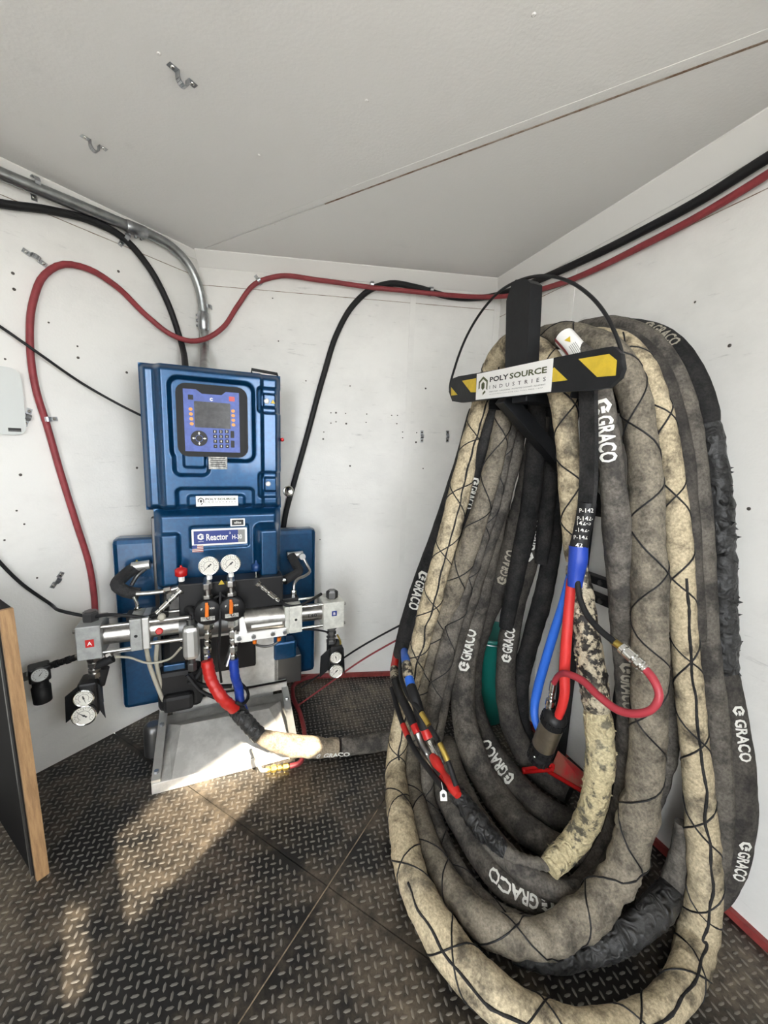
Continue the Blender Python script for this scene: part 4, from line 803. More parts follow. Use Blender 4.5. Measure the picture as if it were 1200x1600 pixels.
# pump line
PV, PZ = .125, .558
def blk(name, px0, px1, zlo, zhi, m_, v0=.07, v1=.185): q = MB(); q.box((px0, v0, zlo), (px1, v1, zhi), .003); return part(q, name, m_)
bA = blk('pump_block', -.197, -.128, .502, .618, 'blockgrey'); bB = blk('pump_block', .624, .711, .487, .600, 'blocklight')
fA = blk('pump_flange', -.048, -.012, .508, .622, 'blockgrey', .075, .18); fA2 = blk('pump_flange', -.012, .010, .508, .622, 'alu', .078, .178); fB = blk('pump_flange', .488, .538, .490, .600, 'blocklight', .075, .18); fB2 = blk('pump_flange', .470, .488, .488, .600, 'blocklight', .078, .178)
def rod(name, u0, u1, r, m_, z=PZ, v=PV, z1=None): q = MB(); q.cyl((u0, v, z), (u1, v, z if z1 is None else z1), r, None, 20); return part(q, name, m_)
rod('pump_cylinder', -.13, -.04, .034, 'steel', .562, PV, .561); rod('pump_cylinder', .535, .63, .034, 'steel', .548, PV, .546)
for dv in (-.042, .042):
    for dz in (-.045, .045): rod('tie_rod', -.13, -.04, .006, 'steel', .562 + dz, PV + dv); rod('tie_rod', .535, .63, .006, 'chrome', .547 + dz, PV + dv)
rod('hydraulic_cylinder', .005, .13, .032, 'steel', .563); rod('hydraulic_cylinder', .10, .32, .045, 'darksteel', .555)
for dv in (-.036, .036):
    for dz in (-.04, .04): rod('tie_rod', .005, .14, .007, 'steel', .563 + dz, PV + dv)
m = MB(); m.lathe(Vector((.038, PV - .028, .562)), (0, -1, .1), [(0, .012), (.008, .012), (.010, .009)], 14); part(m, 'red_plug', 'red_gloss')
m = MB(); m.tube([Vector((.32, PV, .552)), Vector((.475, PV, .546))], .047, 24); sh = part(m, 'perforated_guard', 'steel')
m = MB(); m.box((.345, PV - .05, .535), (.46, PV - .044, .545)); part(m, 'guard_slot', 'white', sh)
m = MB(); m.box((.285, .068, .488), (.475, .078, .520), .002); part(m, 'guard_bracket', 'white'); m = MB(); m.prism([Vector((.285, .07, .488)), Vector((.33, .07, .488)), Vector((.33, .07, .52)), Vector((.318, .07, .585)), Vector((.303, .07, .585)), Vector((.303, .07, .53))], Vector((0, .006, 0))); part(m, 'guard_bracket', 'white')
for u in (.300, .352, .422, .468): m = MB(); m.hexnut((u, .068, .505), (u, .058, .505), .009); part(m, 'bolt', 'zinc')
for b, u, z in ((bA, -.165, .618), (bB, .672, .600)): m = MB(); m.hexnut((u, PV, z), (u, PV, z + .03), .025); m.lathe(Vector((u, PV, z + .03)), (0, 0, 1), [(0, .02), (.004, .018)], 6, False); part(m, 'plug_nut', 'darksteel', b)
for b, us, zs in ((bA, -.197, (.515, .60)), (bB, .711, (.50, .585))):
    for z in zs: m = MB(); m.hexnut((us, .085, z), (us + (.008 if us > 0 else -.008), .085, z), .007); part(m, 'bolt', 'steel', b)
for f_, u, z in ((fA, -.03, .562), (fB, .513, .545)): m = MB(); m.lathe(Vector((u, .0755, z)), F3, [(0, .0055), (.0008, .0055)], 12); part(m, 'port_hole', 'black', f_)
c = (-.159, .560); m = MB(); m.box((c[0] - .012, .0685, c[1] - .013), (c[0] + .012, .0701, c[1] + .013)); part(m, 'letter_sticker', 'red_gloss', bA); print_at(c, 'A', .013, .013, 'white', bA, .0682)
c = (.668, .553); m = MB(); m.box((c[0] - .0105, .0685, c[1] - .0105), (c[0] + .0105, .0701, c[1] + .0105)); part(m, 'letter_sticker', 'blue_print', bB); print_at(c, 'B', .009, .012, 'white', bB, .0682)
m = MB(); fnc = lambda a, b: Vector((.575 + a, PV - .0348 * math.cos(b / .0345) - .0002, .547 + .0348 * math.sin(b / .0345))); text(m, '140', fnc, .02, .035, .014, .008, 0); part(m, 'lettering', 'print_dark')
m = MB(); m.box((-.195, .16, .47), (.0, .168, .482)); part(m, 'lower_rod', 'steel')
# mounting plate and manifold
m = MB(); m.box((.09, .20, .46), (.36, .212, .645), .002); mpl = part(m, 'mounting_plate', 'alu')
for u, z in ((.105, .63), (.135, .632), (.335, .625), (.345, .49), (.115, .48)): m = MB(); m.hexnut((u, .20, z), (u, .192, z), .006); part(m, 'bolt', 'chrome', mpl)
a_, b_ = mp(288, 912, .13), mp(442, 940, .13)
m = MB(); m.box((a_.x - .02, .12, b_.z - .010), (b_.x, .20, a_.z), .004); man = part(m, 'manifold', 'black')
q = mp(346, 908, .118); m = MB(); tri(m, Vector((q.x, .1195, q.z - .006)), X3, Z3, .011, F3, .0008); part(m, 'warning_sticker', 'yellow', man)
def gauge(parent, q, r, n=F3, tilt=0, nm='pressure_gauge', stem=True, sweep=225):
    # q: centre of the dial
    n = n.normalized(); ex = Z3.cross(n) * -1; ex.normalize(); ez = n.cross(ex) * -1
    ex = ez.cross(n) if True else ex
    g = MB(); g.lathe(q - n * .022, n, [(0, r * .8), (.003, r * .93), (.024, r), (.027, r), (.028, r * .9), (.0245, r * .88), (.024, .001)], 26); o = part(g, nm, 'chrome', parent)
    d = MB(); d.lathe(q + n * .0022, n, [(0, r * .88), (.0006, r * .88)], 26); part(d, 'dial', 'dial', o) if o.parent.parent is None else None
    tk = MB(); E = lambda a: ex * math.cos(a) + ez * math.sin(a)
    for k in range(19):
        a = R(225 - 15 * k); l = .22 if k % 3 == 0 else .1; e = E(a); s_ = E(a + math.pi / 2) * r * .018; b = q + n * .003; tk.prism([b + e * r * .78 - s_, b + e * r * .78 + s_, b + e * r * (.78 - l) + s_, b + e * r * (.78 - l) - s_], n * .0003)
    for k in range(24):
        a0, a1 = R(235 - 12 * k), R(235 - 12 * (k + 1)); b = q + n * .003
        if k < 23: tk.prism([b + E(a0) * r * .5, b + E(a0) * r * .47, b + E(a1) * r * .47, b + E(a1) * r * .5], n * .0002)
    nd = MB(); e = E(R(sweep)); s_ = E(R(sweep) + math.pi / 2); b = q + n * .0034; nd.prism([b + e * r * .7, b + s_ * r * .05, b - e * r * .28 + s_ * r * .08, b - e * r * .28 - s_ * r * .08, b - s_ * r * .05], n * .0006); nd.lathe(q + n * .0034, n, [(0, r * .1), (.0012, r * .1)], 10)
    if o.parent.parent is None: part(tk, 'tick_marks', 'print_dark', o); part(nd, 'needle', 'print_dark', o)
    if stem: s = MB(); s.hexnut(q - ez * (r + .001) - n * .010, q - ez * (r + .018) - n * .010, .010); part(s, 'stem', 'white', o)
    return o
for x, y in ((326.5, 884), (360.5, 880.5)):
    q = mp(x, y, .10); gauge(None, q, .0355, sweep=222)
# relief valves, small fittings
q = mp(283, 894, .15); m = MB(); m.lathe(q - Z3 * .014, Z3, [(0, .017), (.003, .021), (.026, .021), (.029, .015), (.034, .004), (.040, .004)], 16); part(m, 'red_relief_valve', 'red_gloss'); m = MB(); m.hexnut(q - Z3 * .034, q - Z3 * .013, .011); part(m, 'valve_nut', 'white')
q = mp(400, 884, .15); m = MB(); m.lathe(q - Z3 * .02, Z3, [(0, .014), (.003, .018), (.026, .018), (.03, .006), (.042, .003)], 14); part(m, 'blue_relief_valve', 'blue_flat'); m = MB(); m.cyl(q - Z3 * .06, q - Z3 * .018, .004); part(m, 'valve_stem', 'chrome')
# filters: black discs with orange-handled ball valves and the outlet fittings
for x, y, xo in ((325, 958, 323), (362.5, 953, 365)):
    q = mp(x, y, .055); fil = MB(); fil.lathe(q + Vector((0, .035, 0)), F3, [(0, .040), (.004, .047), (.03, .047), (.034, .043), (.0345, .001)], 28); fo = part(fil, 'fluid_filter', 'black')
    m = MB(); m.box((q.x - .024, .0535, q.z - .028), (q.x + .022, .0555, q.z - .013)); part(m, 'label_plate', 'sticker', fo); print_at((q.x + .012, q.z + .017), '000', .02, .0075, 'print_white', fo, .0538); print_at((q.x - .02, q.z + .017), 'F', .006, .0075, 'print_white', fo, .0538)
    m = MB(); h = Vector((q.x - .003, .044, q.z + .012)); m.obox(h, (.0065, 0, 0), (0, .004, 0), (0.001, 0, .022), .003); m.obox(h + Z3 * .02, (.005, 0, 0), (0, .004, 0), (0, 0, .012), .002); part(m, 'valve_handle', 'orange', fo)
    m = MB(); m.hexnut(Vector((q.x, .045, q.z - .012)), Vector((q.x, .04, q.z - .016)), .006); part(m, 'handle_nut', 'chrome', fo)
    top = Vector((q.x, .085, q.z + .04)); m = MB(); m.hexnut(top, top + Z3 * .018, .018); m.cyl(top + Z3 * .018, top + Z3 * .04, .012); m.hexnut(top + Z3 * .04, top + Z3 * .062, .017); m.cyl(top + Z3 * .05 + Vector((0, 0, .0)), top + Vector((0, .05, .06)), .014); part(m, 'swivel_fitting', 'steel')
    bt = Vector((q.x, .08, q.z - .04)); ep = mp(xo, 1030, .075); dd = (ep - bt); m = MB()
    m.cyl(bt, bt + dd, .009); 
    for k, (f0, f1, r_) in enumerate(((.0, .2, .02), (.3, .45, .014), (.5, .6, .012), (.66, .82, .015), (.88, 1.0, .012))): m.hexnut(bt + dd * f0, bt + dd * f1, r_)
    part(m, 'outlet_fitting', 'chrome')
# solenoid can with plugs
q0, q1 = mp(284, 981, .06), mp(312, 1029, .06); uc = (q0.x + q1.x) / 2
m = MB(); m.box((q0.x, .05, q1.z), (q1.x, .115, q0.z), .016); can = part(m, 'solenoid_can', 'alu')
m = MB(); m.cyl((uc, .08, q0.z), (uc, .08, q0.z + .02), .013); m.cyl((uc, .08, q0.z + .02), (uc, .08, q0.z + .035), .005); m.cyl((uc, .08, q1.z), (uc, .08, q1.z - .02), .012); m.hexnut((uc, .08, q1.z - .02), (uc, .08, q1.z - .05), .016); part(m, 'cable_gland', 'darksteel', can)
# foam-covered and bare fluid tubes on both sides
def mt(name, pts, r, m_, n=12): pp, _, _ = spline([Vector(p) for p in pts], .01); q = MB(); q.tube(pp, r, n); return part(q, name, m_)
Q = lambda l, v: [mp(x, y, v if not isinstance(v, (list, tuple)) else v[i]) for i, (x, y) in enumerate(l)]
mt('insulated_tube', Q([(212, 886), (196, 898), (184, 916), (196, 924), (218, 928)], (.30, .26, .2, .2, .2)), .022, 'foam')
mt('steel_tube', Q([(213, 928), (240, 926), (262, 923), (280, 918)], .17), .008, 'steel'); m = MB(); e = Q([(256, 924), (268, 922)], .17); m.hexnut(e[0], e[1], .014); part(m, 'tube_nut', 'chrome')
mt('steel_tube', Q([(228, 888), (214, 900), (205, 915)], (.28, .28, .26)), .007, 'darksteel'); m = MB(); e = Q([(206, 886), (234, 882)], .29); m.cyl(e[0], e[1], .018); part(m, 'pipe_end', 'alu')
mt('steel_tube', Q([(209, 932), (214, 942), (215, 955)], .16), .006, 'chrome'); m = MB(); e = Q([(215.5, 949), (216, 958)], .16); m.hexnut(e[0], e[1], .013); part(m, 'tube_nut', 'chrome')
m = MB(); tri(m, mp(214, 879, .325), X3, Z3, .012, F3, .001); part(m, 'warning_sticker', 'yellow')
mt('insulated_tube', Q([(455, 868), (462, 882), (467, 893), (455, 901), (444, 907)], (.32, .28, .24, .22, .2)), .019, 'foam')
mt('steel_tube', Q([(418, 909), (432, 908), (446, 906)], .18), .008, 'chrome'); m = MB(); e = Q([(413, 909), (424, 909)], .18); m.hexnut(e[0], e[1], .013); part(m, 'tube_nut', 'chrome')
mt('steel_tube', Q([(472, 868), (480, 884), (484, 893), (476, 900), (466, 904), (460, 912), (459, 928)], (.30, .28, .26, .24, .21, .18, .17)), .0065, 'steel'); m = MB(); e = Q([(459, 922), (458.5, 934)], .16); m.hexnut(e[0], e[1], .011); part(m, 'tube_nut', 'chrome')
m = MB(); e = Q([(449, 868), (473, 866)], .33); m.cyl(e[0], e[1], .016); m.lathe(mp(472, 869, .30), F3, [(0, .014), (.012, .014)], 14); part(m, 'pipe_end', 'alu')
m = MB(); e = mp(457, 936, .15); m.box((e.x - .05, .13, e.z - .018), (e.x + .022, .18, e.z + .012), .003); part(m, 'inlet_block', 'black')
m = MB(); e = mp(214, 962, .15); m.box((e.x - .03, .13, e.z - .014), (e.x + .10, .18, e.z + .014), .003); part(m, 'inlet_block', 'black')
def swivel(l, v, nm='transducer'):
    p = Q(l, v); d = (p[1] - p[0]); m = MB(); m.cyl(p[0], p[1], .006)
    for f0, f1, r_ in ((.0, .1, .014), (.22, .34, .010), (.38, .46, .008), (.5, .78, .011), (.84, .95, .009)): m.cyl(p[0] + d * f0, p[0] + d * f1, r_, None, 10)
    part(m, nm, 'chrome')
swivel([(284, 921), (243, 960)], .12); swivel([(401, 910), (437, 939)], .12)
mt('sensor_cable', Q([(437, 939), (448, 946), (468, 946), (485, 938), (502, 928)], (.12, .09, .09, .1, .14)), .006, 'black_rubber')
mt('sensor_cable', Q([(244, 959), (232, 964), (200, 962), (165, 961), (140, 966)], (.12, .1, .09, .1, .13)), .006, 'black_rubber')
m = MB(); m.lathe(mp(253, 963, .09), F3, [(0, .012), (.014, .012), (.016, .006)], 12); part(m, 'clear_plug', 'tubing')
mt('clear_tube', Q([(228, 1008), (233, 1035), (243, 1065), (256, 1096)], (.15, .17, .2, .23)), .008, 'tubing'); mt('clear_tube', Q([(246, 1003), (244, 1030), (249, 1060), (258, 1096)], (.16, .19, .22, .24)), .008, 'tubing')
mt('clear_tube', Q([(180, 1026), (200, 1027), (232, 1036), (262, 1031), (283, 1012)], (.10, .12, .14, .12, .08)), .004, 'tubing')
mt('wiring', Q([(297, 1050), (305, 1066), (325, 1072), (362, 1072)], .15), .009, 'black_rubber'); mt('wiring', Q([(292, 1055), (312, 1078), (345, 1094), (362, 1102)], (.14, .125, .115, .11)), .007, 'black_rubber'); mt('wiring', Q([(322, 1030), (312, 1052), (296, 1068)], .16), .012, 'black_rubber')
mt('wiring', Q([(344, 925), (344, 970), (342, 1030), (346, 1066)], (.08, .05, .09, .12)), .0045, 'black_rubber'); mt('wiring', Q([(287, 950), (300, 956), (303, 975)], (.15, .1, .09)), .014, 'black_rubber')
mt('wiring', Q([(331, 938), (346, 930), (358, 940)], (.09, .08, .09)), .005, 'black_rubber')
mt('wiring', Q([(398, 992), (399, 1006), (412, 1010), (433, 1004), (441, 992)], .13), .005, 'darksteel')
for x, y in ((398, 1005), (436, 1001)): m = MB(); m.lathe(mp(x, y, .125), Z3, [(0, .008), (.014, .008)], 8); part(m, 'wire_crimp', 'orange')
m = MB(); e = mp(388, 990, .14); m.box((e.x - .03, .13, e.z - .03), (e.x + .03, .17, e.z + .02), .002); part(m, 'terminal_box', 'white')
m = MB(); e = mp(366, 985, .19); m.cyl(mp(355, 1040, .14), mp(368, 1000, .16), .014); part(m, 'hydraulic_fitting', 'steel')
# inlet drops with gauge brackets on both pump ends
def drop(u, z, xs, g1, g2, bw, label):
    m = MB(); m.hexnut((u, PV, z), (u, PV, z - .028), .022); m.cyl((u, PV, z - .02), (u, PV, z - .10), .015)
    for k, (a, b, r_) in enumerate(((.035, .05, .02), (.058, .066, .021), (.072, .09, .021))): m.hexnut((u, PV, z - a), (u, PV, z - b), r_)
    part(m, 'inlet_fitting', 'darksteel' if u > 0 else 'steel')
    c1, c2 = mp(*g1, .075), mp(*g2, .07)
    br = MB(); bx = (c1.x + c2.x) / 2; br.box((bx - .02, .085, c2.z - .02), (bx + .035, .16, z - .09), .008); part(br, 'strainer_body', 'black')
    s = MB(); s.prism([Vector((bx - bw - .012, .10, c2.z - .035)), Vector((bx - bw - .008, .10, c1.z + .0)), Vector((bx - bw + .035, .10, c1.z + .035)), Vector((bx - bw + .035, .10, c2.z + .0))], Vector((0, .004, 0))); s.prism([Vector((bx + bw - .02, .10, c1.z + .04)), Vector((bx + bw - .02, .10, c2.z - .0)), Vector((bx + bw, .10, c2.z - .045)), Vector((bx + bw - .008, .10, c1.z + .02))], Vector((0, .004, 0))); part(s, 'gauge_bracket', 'black_paint')
    gauge(None, c1, .030 if u < 0 else .026, stem=False, sweep=285, nm='inlet_gauge'); gauge(None, c2, .036 if u < 0 else .031, stem=False, sweep=140 if u < 0 else 225, nm='inlet_gauge')
drop(-.167, .502, 0, (131, 1090.5), (131.5, 1117.5), .05, 'A'); drop(.672, .487, 0, (524.5, 1027), (525, 1048.5), .05, 'B')
mt('brass_tube', Q([(527, 992), (532, 1003), (530, 1017)], .1), .004, 'brass'); mt('sensor_cable', Q([(520, 990), (500, 985), (470, 983)], (.12, .12, .13)), .004, 'black_rubber')
m = MB(); e = Q([(176, 1028), (148, 1042)], .12); m.cyl(e[0], e[1], .016, .013); part(m, 'sensor_grip', 'black_rubber'); m = MB(); m.lathe(mp(171, 1021, .13), F3, [(0, .012), (.01, .014), (.016, .008)], 12); part(m, 'ball_fitting', 'chrome')
m = MB(); m.cyl(mp(163, 1043, .13), mp(158, 1070, .13), .016, .012); part(m, 'elbow', 'black_rubber')

# ------------------------------------------------------------------ air regulator beside the machine
q = mw(*mp(62, 1054, .10)); n = (CAM - q); n.z = 0; n.normalize()
t = thing('air_regulator', 'small black air regulator with a round gauge beside the left pump block', 'regulator', q)
rx = Vector((-n.y, n.x, 0)) * -1; rx = rx if rx.dot(AX) > 0 else -rx
m = MB(); m.obox(q - n * .03 - Z3 * .005, rx * .028, n * .026, Z3 * .026, .006); m.build('body', 'black', t)
b0, b1 = mw(*mp(63, 1068, .10)) - n * .03, mw(*mp(68, 1102, .10)) - n * .03; dd = b1 - b0
m = MB(); m.lathe(b0, dd, [(0, .022), (dd.length * .3, .022), (dd.length * .32, .026), (dd.length, .025)], 20); m.build('knob', 'black_rubber', t)
gd = bpy.data.objects.new('x', None); bpy.data.objects.remove(gd)
g = MB(); g.lathe(q - n * .008, n, [(0, .022), (.012, .024), (.014, .022), (.0125, .021), (.012, .001)], 22); go = g.build('gauge', 'darksteel', t)
g = MB(); g.lathe(q + n * .0042, n, [(0, .0212), (.0006, .0212)], 22); g.build('dial', 'offwhite', go)
g = MB(); up = Z3; e = (rx * .6 + up * .8); s_ = (up * .6 - rx * .8); b = q + n * .0052; g.prism([b + e * .015, b + s_ * .0012, b - e * .006, b - s_ * .0012], n * .0005)
for k in range(13): a = R(225 - 22.5 * k); e = rx * math.cos(a) + up * math.sin(a); s_ = (up * math.cos(a) - rx * math.sin(a)) * .0006; g.prism([b + e * .018 + s_, b + e * .018 - s_, b + e * .0145 - s_, b + e * .0145 + s_], n * .0003)
g.build('needle', 'print_dark', go)
m = MB(); p0, p1 = mw(*mp(47, 1061, .10)) - n * .03, mw(*mp(10, 1074, .10)) - n * .03; dd = p1 - p0; m.cyl(p0, p1, .009); m.hexnut(p0, p0 + dd * .25, .016); m.build('inlet_pipe', 'conduit', t)
p0, p1 = mw(*mp(74, 1048, .10)) - n * .03, mw(*mp(122, 1026, .12)); dd = p1 - p0; m = MB(); m.cyl(p0, p1, .008)
for k in range(5): m.hexnut(p0 + dd * (.05 + .19 * k), p0 + dd * (.17 + .19 * k), .012 + .002 * (k % 2))
m.build('outlet_coupling', 'black', t)

# ------------------------------------------------------------------ wrapped hose ends leaving the machine
def run(name, label, cat, secs, group=None):
    t = thing(name, label, cat, secs[0][0][-1], group)
    for pts, r, m_, nm, hel in secs:
        pp, _, _ = spline(pts, .006); q = MB(); ac = [0.0]
        for a, b in zip(pp, pp[1:]): ac.append(ac[-1] + (b - a).length)
        q.tube(pp, r, 14, (lambda i, a, p: 1 + hel * (((ac[i] / .022 + a / 6.283) % 1) - .5) + hel * .6 * noise.noise(p * 60)) if hel else None); q.build(nm, m_, t)
    return t
W = lambda x, y, v: mw(*mp(x, y, v))
run('wrapped_hose_end', 'red-wrapped hose end dropping from the left outlet to the floor hose', 'hose', [([W(323, 1032, .075), W(330, 1062, .06), W(347, 1090, .03), fl(372, 1112, .225)], .021, 'red_wrap', 'red_wrap', .12), ([fl(368, 1108, .23), fl(385, 1128, .20), fl(407, 1152, .162)], .028, 'ducttape', 'tape_wrap', .14)], 'hoses from the machine')
run('wrapped_hose_end', 'blue-wrapped hose end dropping from the right outlet to the floor hose', 'hose', [([W(365, 1030, .075), W(367, 1055, .07), W(373, 1076, .09), W(376, 1098, .075), W(381, 1112, .05)], .017, 'blue_wrap', 'blue_wrap', .10)], 'hoses from the machine')
cable('black_cable', 'short black cable looped round the blue-wrapped hose end', 'cable', [W(374, 1066, .115), W(386, 1078, .085), W(387, 1092, .045), W(378, 1101, .022), W(369, 1097, .022)], .006, 'black_rubber')
t = thing('floor_air_hose', 'pinkish red air hose curling over the floor from the yellow fitting to the wall', 'hose', fl(470, 1185), 'hoses from the machine')
pp, _, _ = spline([fl(453, 1197, .012), fl(467, 1193, .012), fl(474, 1178, .012), fl(476, 1150, .012), fl(469, 1115, .012), fl(458, 1088, .012), fl(460, 1070, .012), fl(480, 1059, .013), fl(520, 1056, .03)], .01); m = MB(); m.tube(pp, .010, 10); m.build('hose', 'red_rubber', t)
m = MB(); p0, p1 = fl(415, 1203, .013), fl(452, 1197, .013); dd = p1 - p0; m.cyl(p0, p1, .008)
for a, b, r_ in ((0, .16, .010), (.22, .45, .013), (.5, .66, .011), (.72, .95, .0125)): m.hexnut(p0 + dd * a, p0 + dd * b, r_)
m.build('brass_fitting', 'brass', t)
pp, _, _ = spline([fl(396, 1172, .082), fl(400, 1183, .072), fl(404, 1194, .062), fl(408, 1203, .035), fl(417, 1203, .014)], .006); m = MB(); m.tube(pp, .007, 8); m.build('clear_tail', 'tubing', t)
cable('thin_black_line', 'thin black line stretched from behind the coil to the machine base', 'cord', [wl(665, 956, 'R', .46), fl(560, 1013, .30), fl(500, 1054, .12), fl(470, 1075, .05)], .0045, 'black_rubber', 8)
cable('thin_red_line', 'thin dark red line stretched from behind the coil to the machine base', 'cord', [wl(660, 978, 'R', .46), fl(560, 1035, .24), fl(500, 1078, .09), fl(466, 1102, .02)], .0042, 'red_rubber', 8)

# ================================================================== HOSE RACK
DP = .505; EX = -wd('R'); NR = wn('R')
def pw_(x, y, d=DP): return wl(x, y, 'R', d)
t = thing('hose_rack', 'black steel hose rack with a hazard-striped end bar and wire hoop, fixed to the wall', 'rack', v3(B2 - dR * .75 + nR * .06, 0))
bar = [pw_(*p) for p in ((701, 612), (706, 592), (716, 588), (780, 577), (860, 560), (940, 544), (958, 541), (970, 552), (973, 575), (968, 590), (950, 606), (925, 610), (860, 613), (780, 622), (720, 629), (708, 627))]
m = MB(); m.prism(bar, -NR * .012); m.build('end_bar', 'black_paint', t)
for pts in (((705, 605), (705, 618), (715, 617)), ((722, 595), (744, 591), (744, 613), (736, 613)), ((864, 576), (866, 574), (887, 594), (863, 597)), ((904, 561), (952, 553), (964, 563), (962, 587), (933, 589))):
    m = MB(); m.prism([pw_(x, y, DP + .0008) for x, y in pts], NR * .0006); m.build('hazard_stripe', 'yellow', t)
lab = [pw_(x, y, DP + .0016) for x, y in ((743.5, 625), (861, 612), (865, 559.5), (745.5, 584.5))]
m = MB(); m.prism(lab, NR * .0008); lb = m.build('dealer_sign', 'white', t)
def lcn(a, b): return (lab[0] * (1 - a) + lab[1] * a) * (1 - b) + (lab[3] * (1 - a) + lab[2] * a) * b + NR * .0014
polysource(lcn, lb, False, NR, True)
b0, b1 = pw_(808, 600, DP - .03), pw_(814, 447, DP - .03)
hb = [pw_(*p, DP - .014) for p in ((789, 590), (791, 470), (800, 442), (806, 437), (822, 436), (829, 442), (828, 470), (823, 580))]
m = MB(); m.prism(hb, -NR * .04); m.build('mast', 'black_paint', t)
hp = [pw_(x, y, DP - .02) for x, y in ((708, 626), (703, 610), (712, 570), (728, 528), (750, 490), (780, 456), (815, 437), (850, 431), (885, 438), (915, 456), (942, 485), (960, 518), (972, 555), (973, 580), (962, 597))]
pp, _, _ = spline(hp, .012); m = MB(); m.tube(pp, .0042, 8); m.build('wire_hoop', 'black', t)
a0 = pw_(812, 606, DP - .02); a1 = a0 - NR * (DP - .03); m = MB(); m.obox((a0 + a1) / 2 - Z3 * .01, EX * .03, NR * ((DP - .03) / 2), Z3 * .03, .004); m.build('arm', 'black_paint', t)
sm = MB(); s_c = (B2 - Vector((a0.x, a0.y))).dot(dR) + .02; prev = None
for k in range(21):
    a = R(-8 + 196 * k / 20); off = EX * (-.17 * math.cos(a)) + Z3 * (.10 * math.sin(a) - .0); i_ = a0 - Z3 * .03 - EX * .0 - NR * .02 + off; o_ = i_ - NR * (DP - .06)
    if prev: sm.prism([prev[0], i_, o_, prev[1]], (prev[1] - prev[0]).cross(i_ - prev[0]).normalized() * .004)
    prev = (i_, o_)
sm.build('saddle', 'black_paint', t)
rk = lambda a, d, z: v3(B2 - dR * a + nR * d, z)
d0, d1 = rk(.705, DP - .03, 1.392), rk(.725, .02, 1.03); dd = (d1 - d0); s_ = dd.normalized().cross(Z3).normalized(); m = MB(); m.obox((d0 + d1) / 2, dd / 2, s_ * .022, dd.normalized().cross(s_) * .022, .003); m.build('brace', 'black_paint', t)
for x0, y0, x1, y1 in ((893, 860, 884, 1195), (988, 900, 962, 1262)):
    p0, p1 = wl(x0, y0, 'R', .035), wl(x1, y1, 'R', .035); c = (p0 + p1) / 2; m = MB(); m.box((-.022, -.022, 0), (.022, .022, 1.28), .002, Matrix.Translation((c.x, c.y, .0)) @ Matrix.Rotation(math.atan2(EX.y, EX.x), 4, 'Z')); m.build('post', 'black_paint', t)
for y in (906, 934):
    p0, p1 = wl(890, y - 14, 'R', .05), wl(985, y + 16, 'R', .05); z = (p0.z + p1.z) / 2; p0.z = p1.z = z; c = (p0 + p1) / 2; m = MB(); m.obox(c, (p1 - p0) / 2, NR * .018, Z3 * .014, .002); cbm = m.build('crossbar', 'black_paint', t)
    for f in (.3, .62): m = MB(); q = p0 + (p1 - p0) * f + NR * .018; m.hexnut(q, q + NR * .008, .010); m.build('bolt', 'darksteel', cbm)
m = MB(); fp = wl(925, 1238, 'R', .04); fp = wl(925, 1238, 'R', .02); m.obox(Vector((fp.x, fp.y, .013)), EX * .13, NR * .018, Z3 * .012, .003); m.build('foot_bar', 'black_paint', t)
# label sleeve on the hose top
lp = Hose([(882, 527, 13, .425), (900, 548, 13, .425), (914, 572, 13, .425)], .006); lp.root = thing('hose_label', 'white warning label wrapped round a hose behind the hazard-striped bar', 'label', lp.p[-1])
lp.r = [r * 1.35 for r in lp.r]; lp.section(0, 2, 'white', lambda s, a, q: 1.0, 'label_sheet', 1.0, 22, False)
m = MB(); T = (lp.p[-1] - lp.p[0]).normalized(); N = CAM - lp.p[3]; N = (N - T * N.dot(T)).normalized(); Y = N.cross(T)
def lf(i, ph, ex=.001): d = N * math.cos(ph) + Y * math.sin(ph); return lp.p[i] + d * (lp.r[i] + ex)
k_ = len(lp.p) - 1
for a in range(k_): m.add([lf(a, -.75), lf(a + 1, -.75), lf(a + 1, -1.05), lf(a, -1.05)], [(0, 1, 2, 3)])
m.build('red_band', 'red_rubber', lp.root)
m = MB(); tq = int(k_ * .3); m.add([lf(tq, .35, .0015), lf(tq, -.25, .0015), lf(min(k_, tq + 3), .05, .0015)], [(0, 1, 2)]); m.build('warning_sticker', 'yellow', lp.root)
m = MB()
for j in range(5):
    ph = .4 - .16 * j
    for a in range(int(k_ * .5), k_): m.add([lf(a, ph), lf(a + 1, ph), lf(a + 1, ph - .06), lf(a, ph - .06)], [(0, 1, 2, 3)])
m.build('small_print', 'print_grey', lp.root)

# ------------------------------------------------------------------ webbing strap, taped tail and the whip hoses inside the coil
ws = [wl(x, y, 'R', d) for x, y, d in ((921, 560, .44), (922, 620, .445), (923, 700, .44), (921, 770, .435), (919, 792, .43))]
t = thing('black_flat_sleeve', 'flat black sleeve hanging below the hazard-striped bar with a marked black and blue taped tail', 'sleeve', ws[-1])
pp, _, _ = spline(ws, .012); m = MB(); fr = None
for i in range(len(pp) - 1):
    wv = EX * .022
    a, b = pp[i], pp[i + 1]; m.add([a - wv, a + wv, b + wv, b - wv, a - wv + NR * .012, a + wv + NR * .012, b + wv + NR * .012, b - wv + NR * .012], [(0, 1, 2, 3), (4, 7, 6, 5), (0, 3, 7, 4), (1, 5, 6, 2), (0, 4, 5, 1), (3, 2, 6, 7)])
m.build('sleeve', 'darksleeve', t)
tl_ = Hose([(918, 785, 15, .435), (914, 810, 15, .435), (908, 835, 14, .435), (904, 856, 15, .435)], .006); tl_.root = t
tl_.section(0, 3, 'black', lambda s, a, q: 1.0 + .03 * noise.noise(q * 40), 'marked_tape', 1, 18, False)
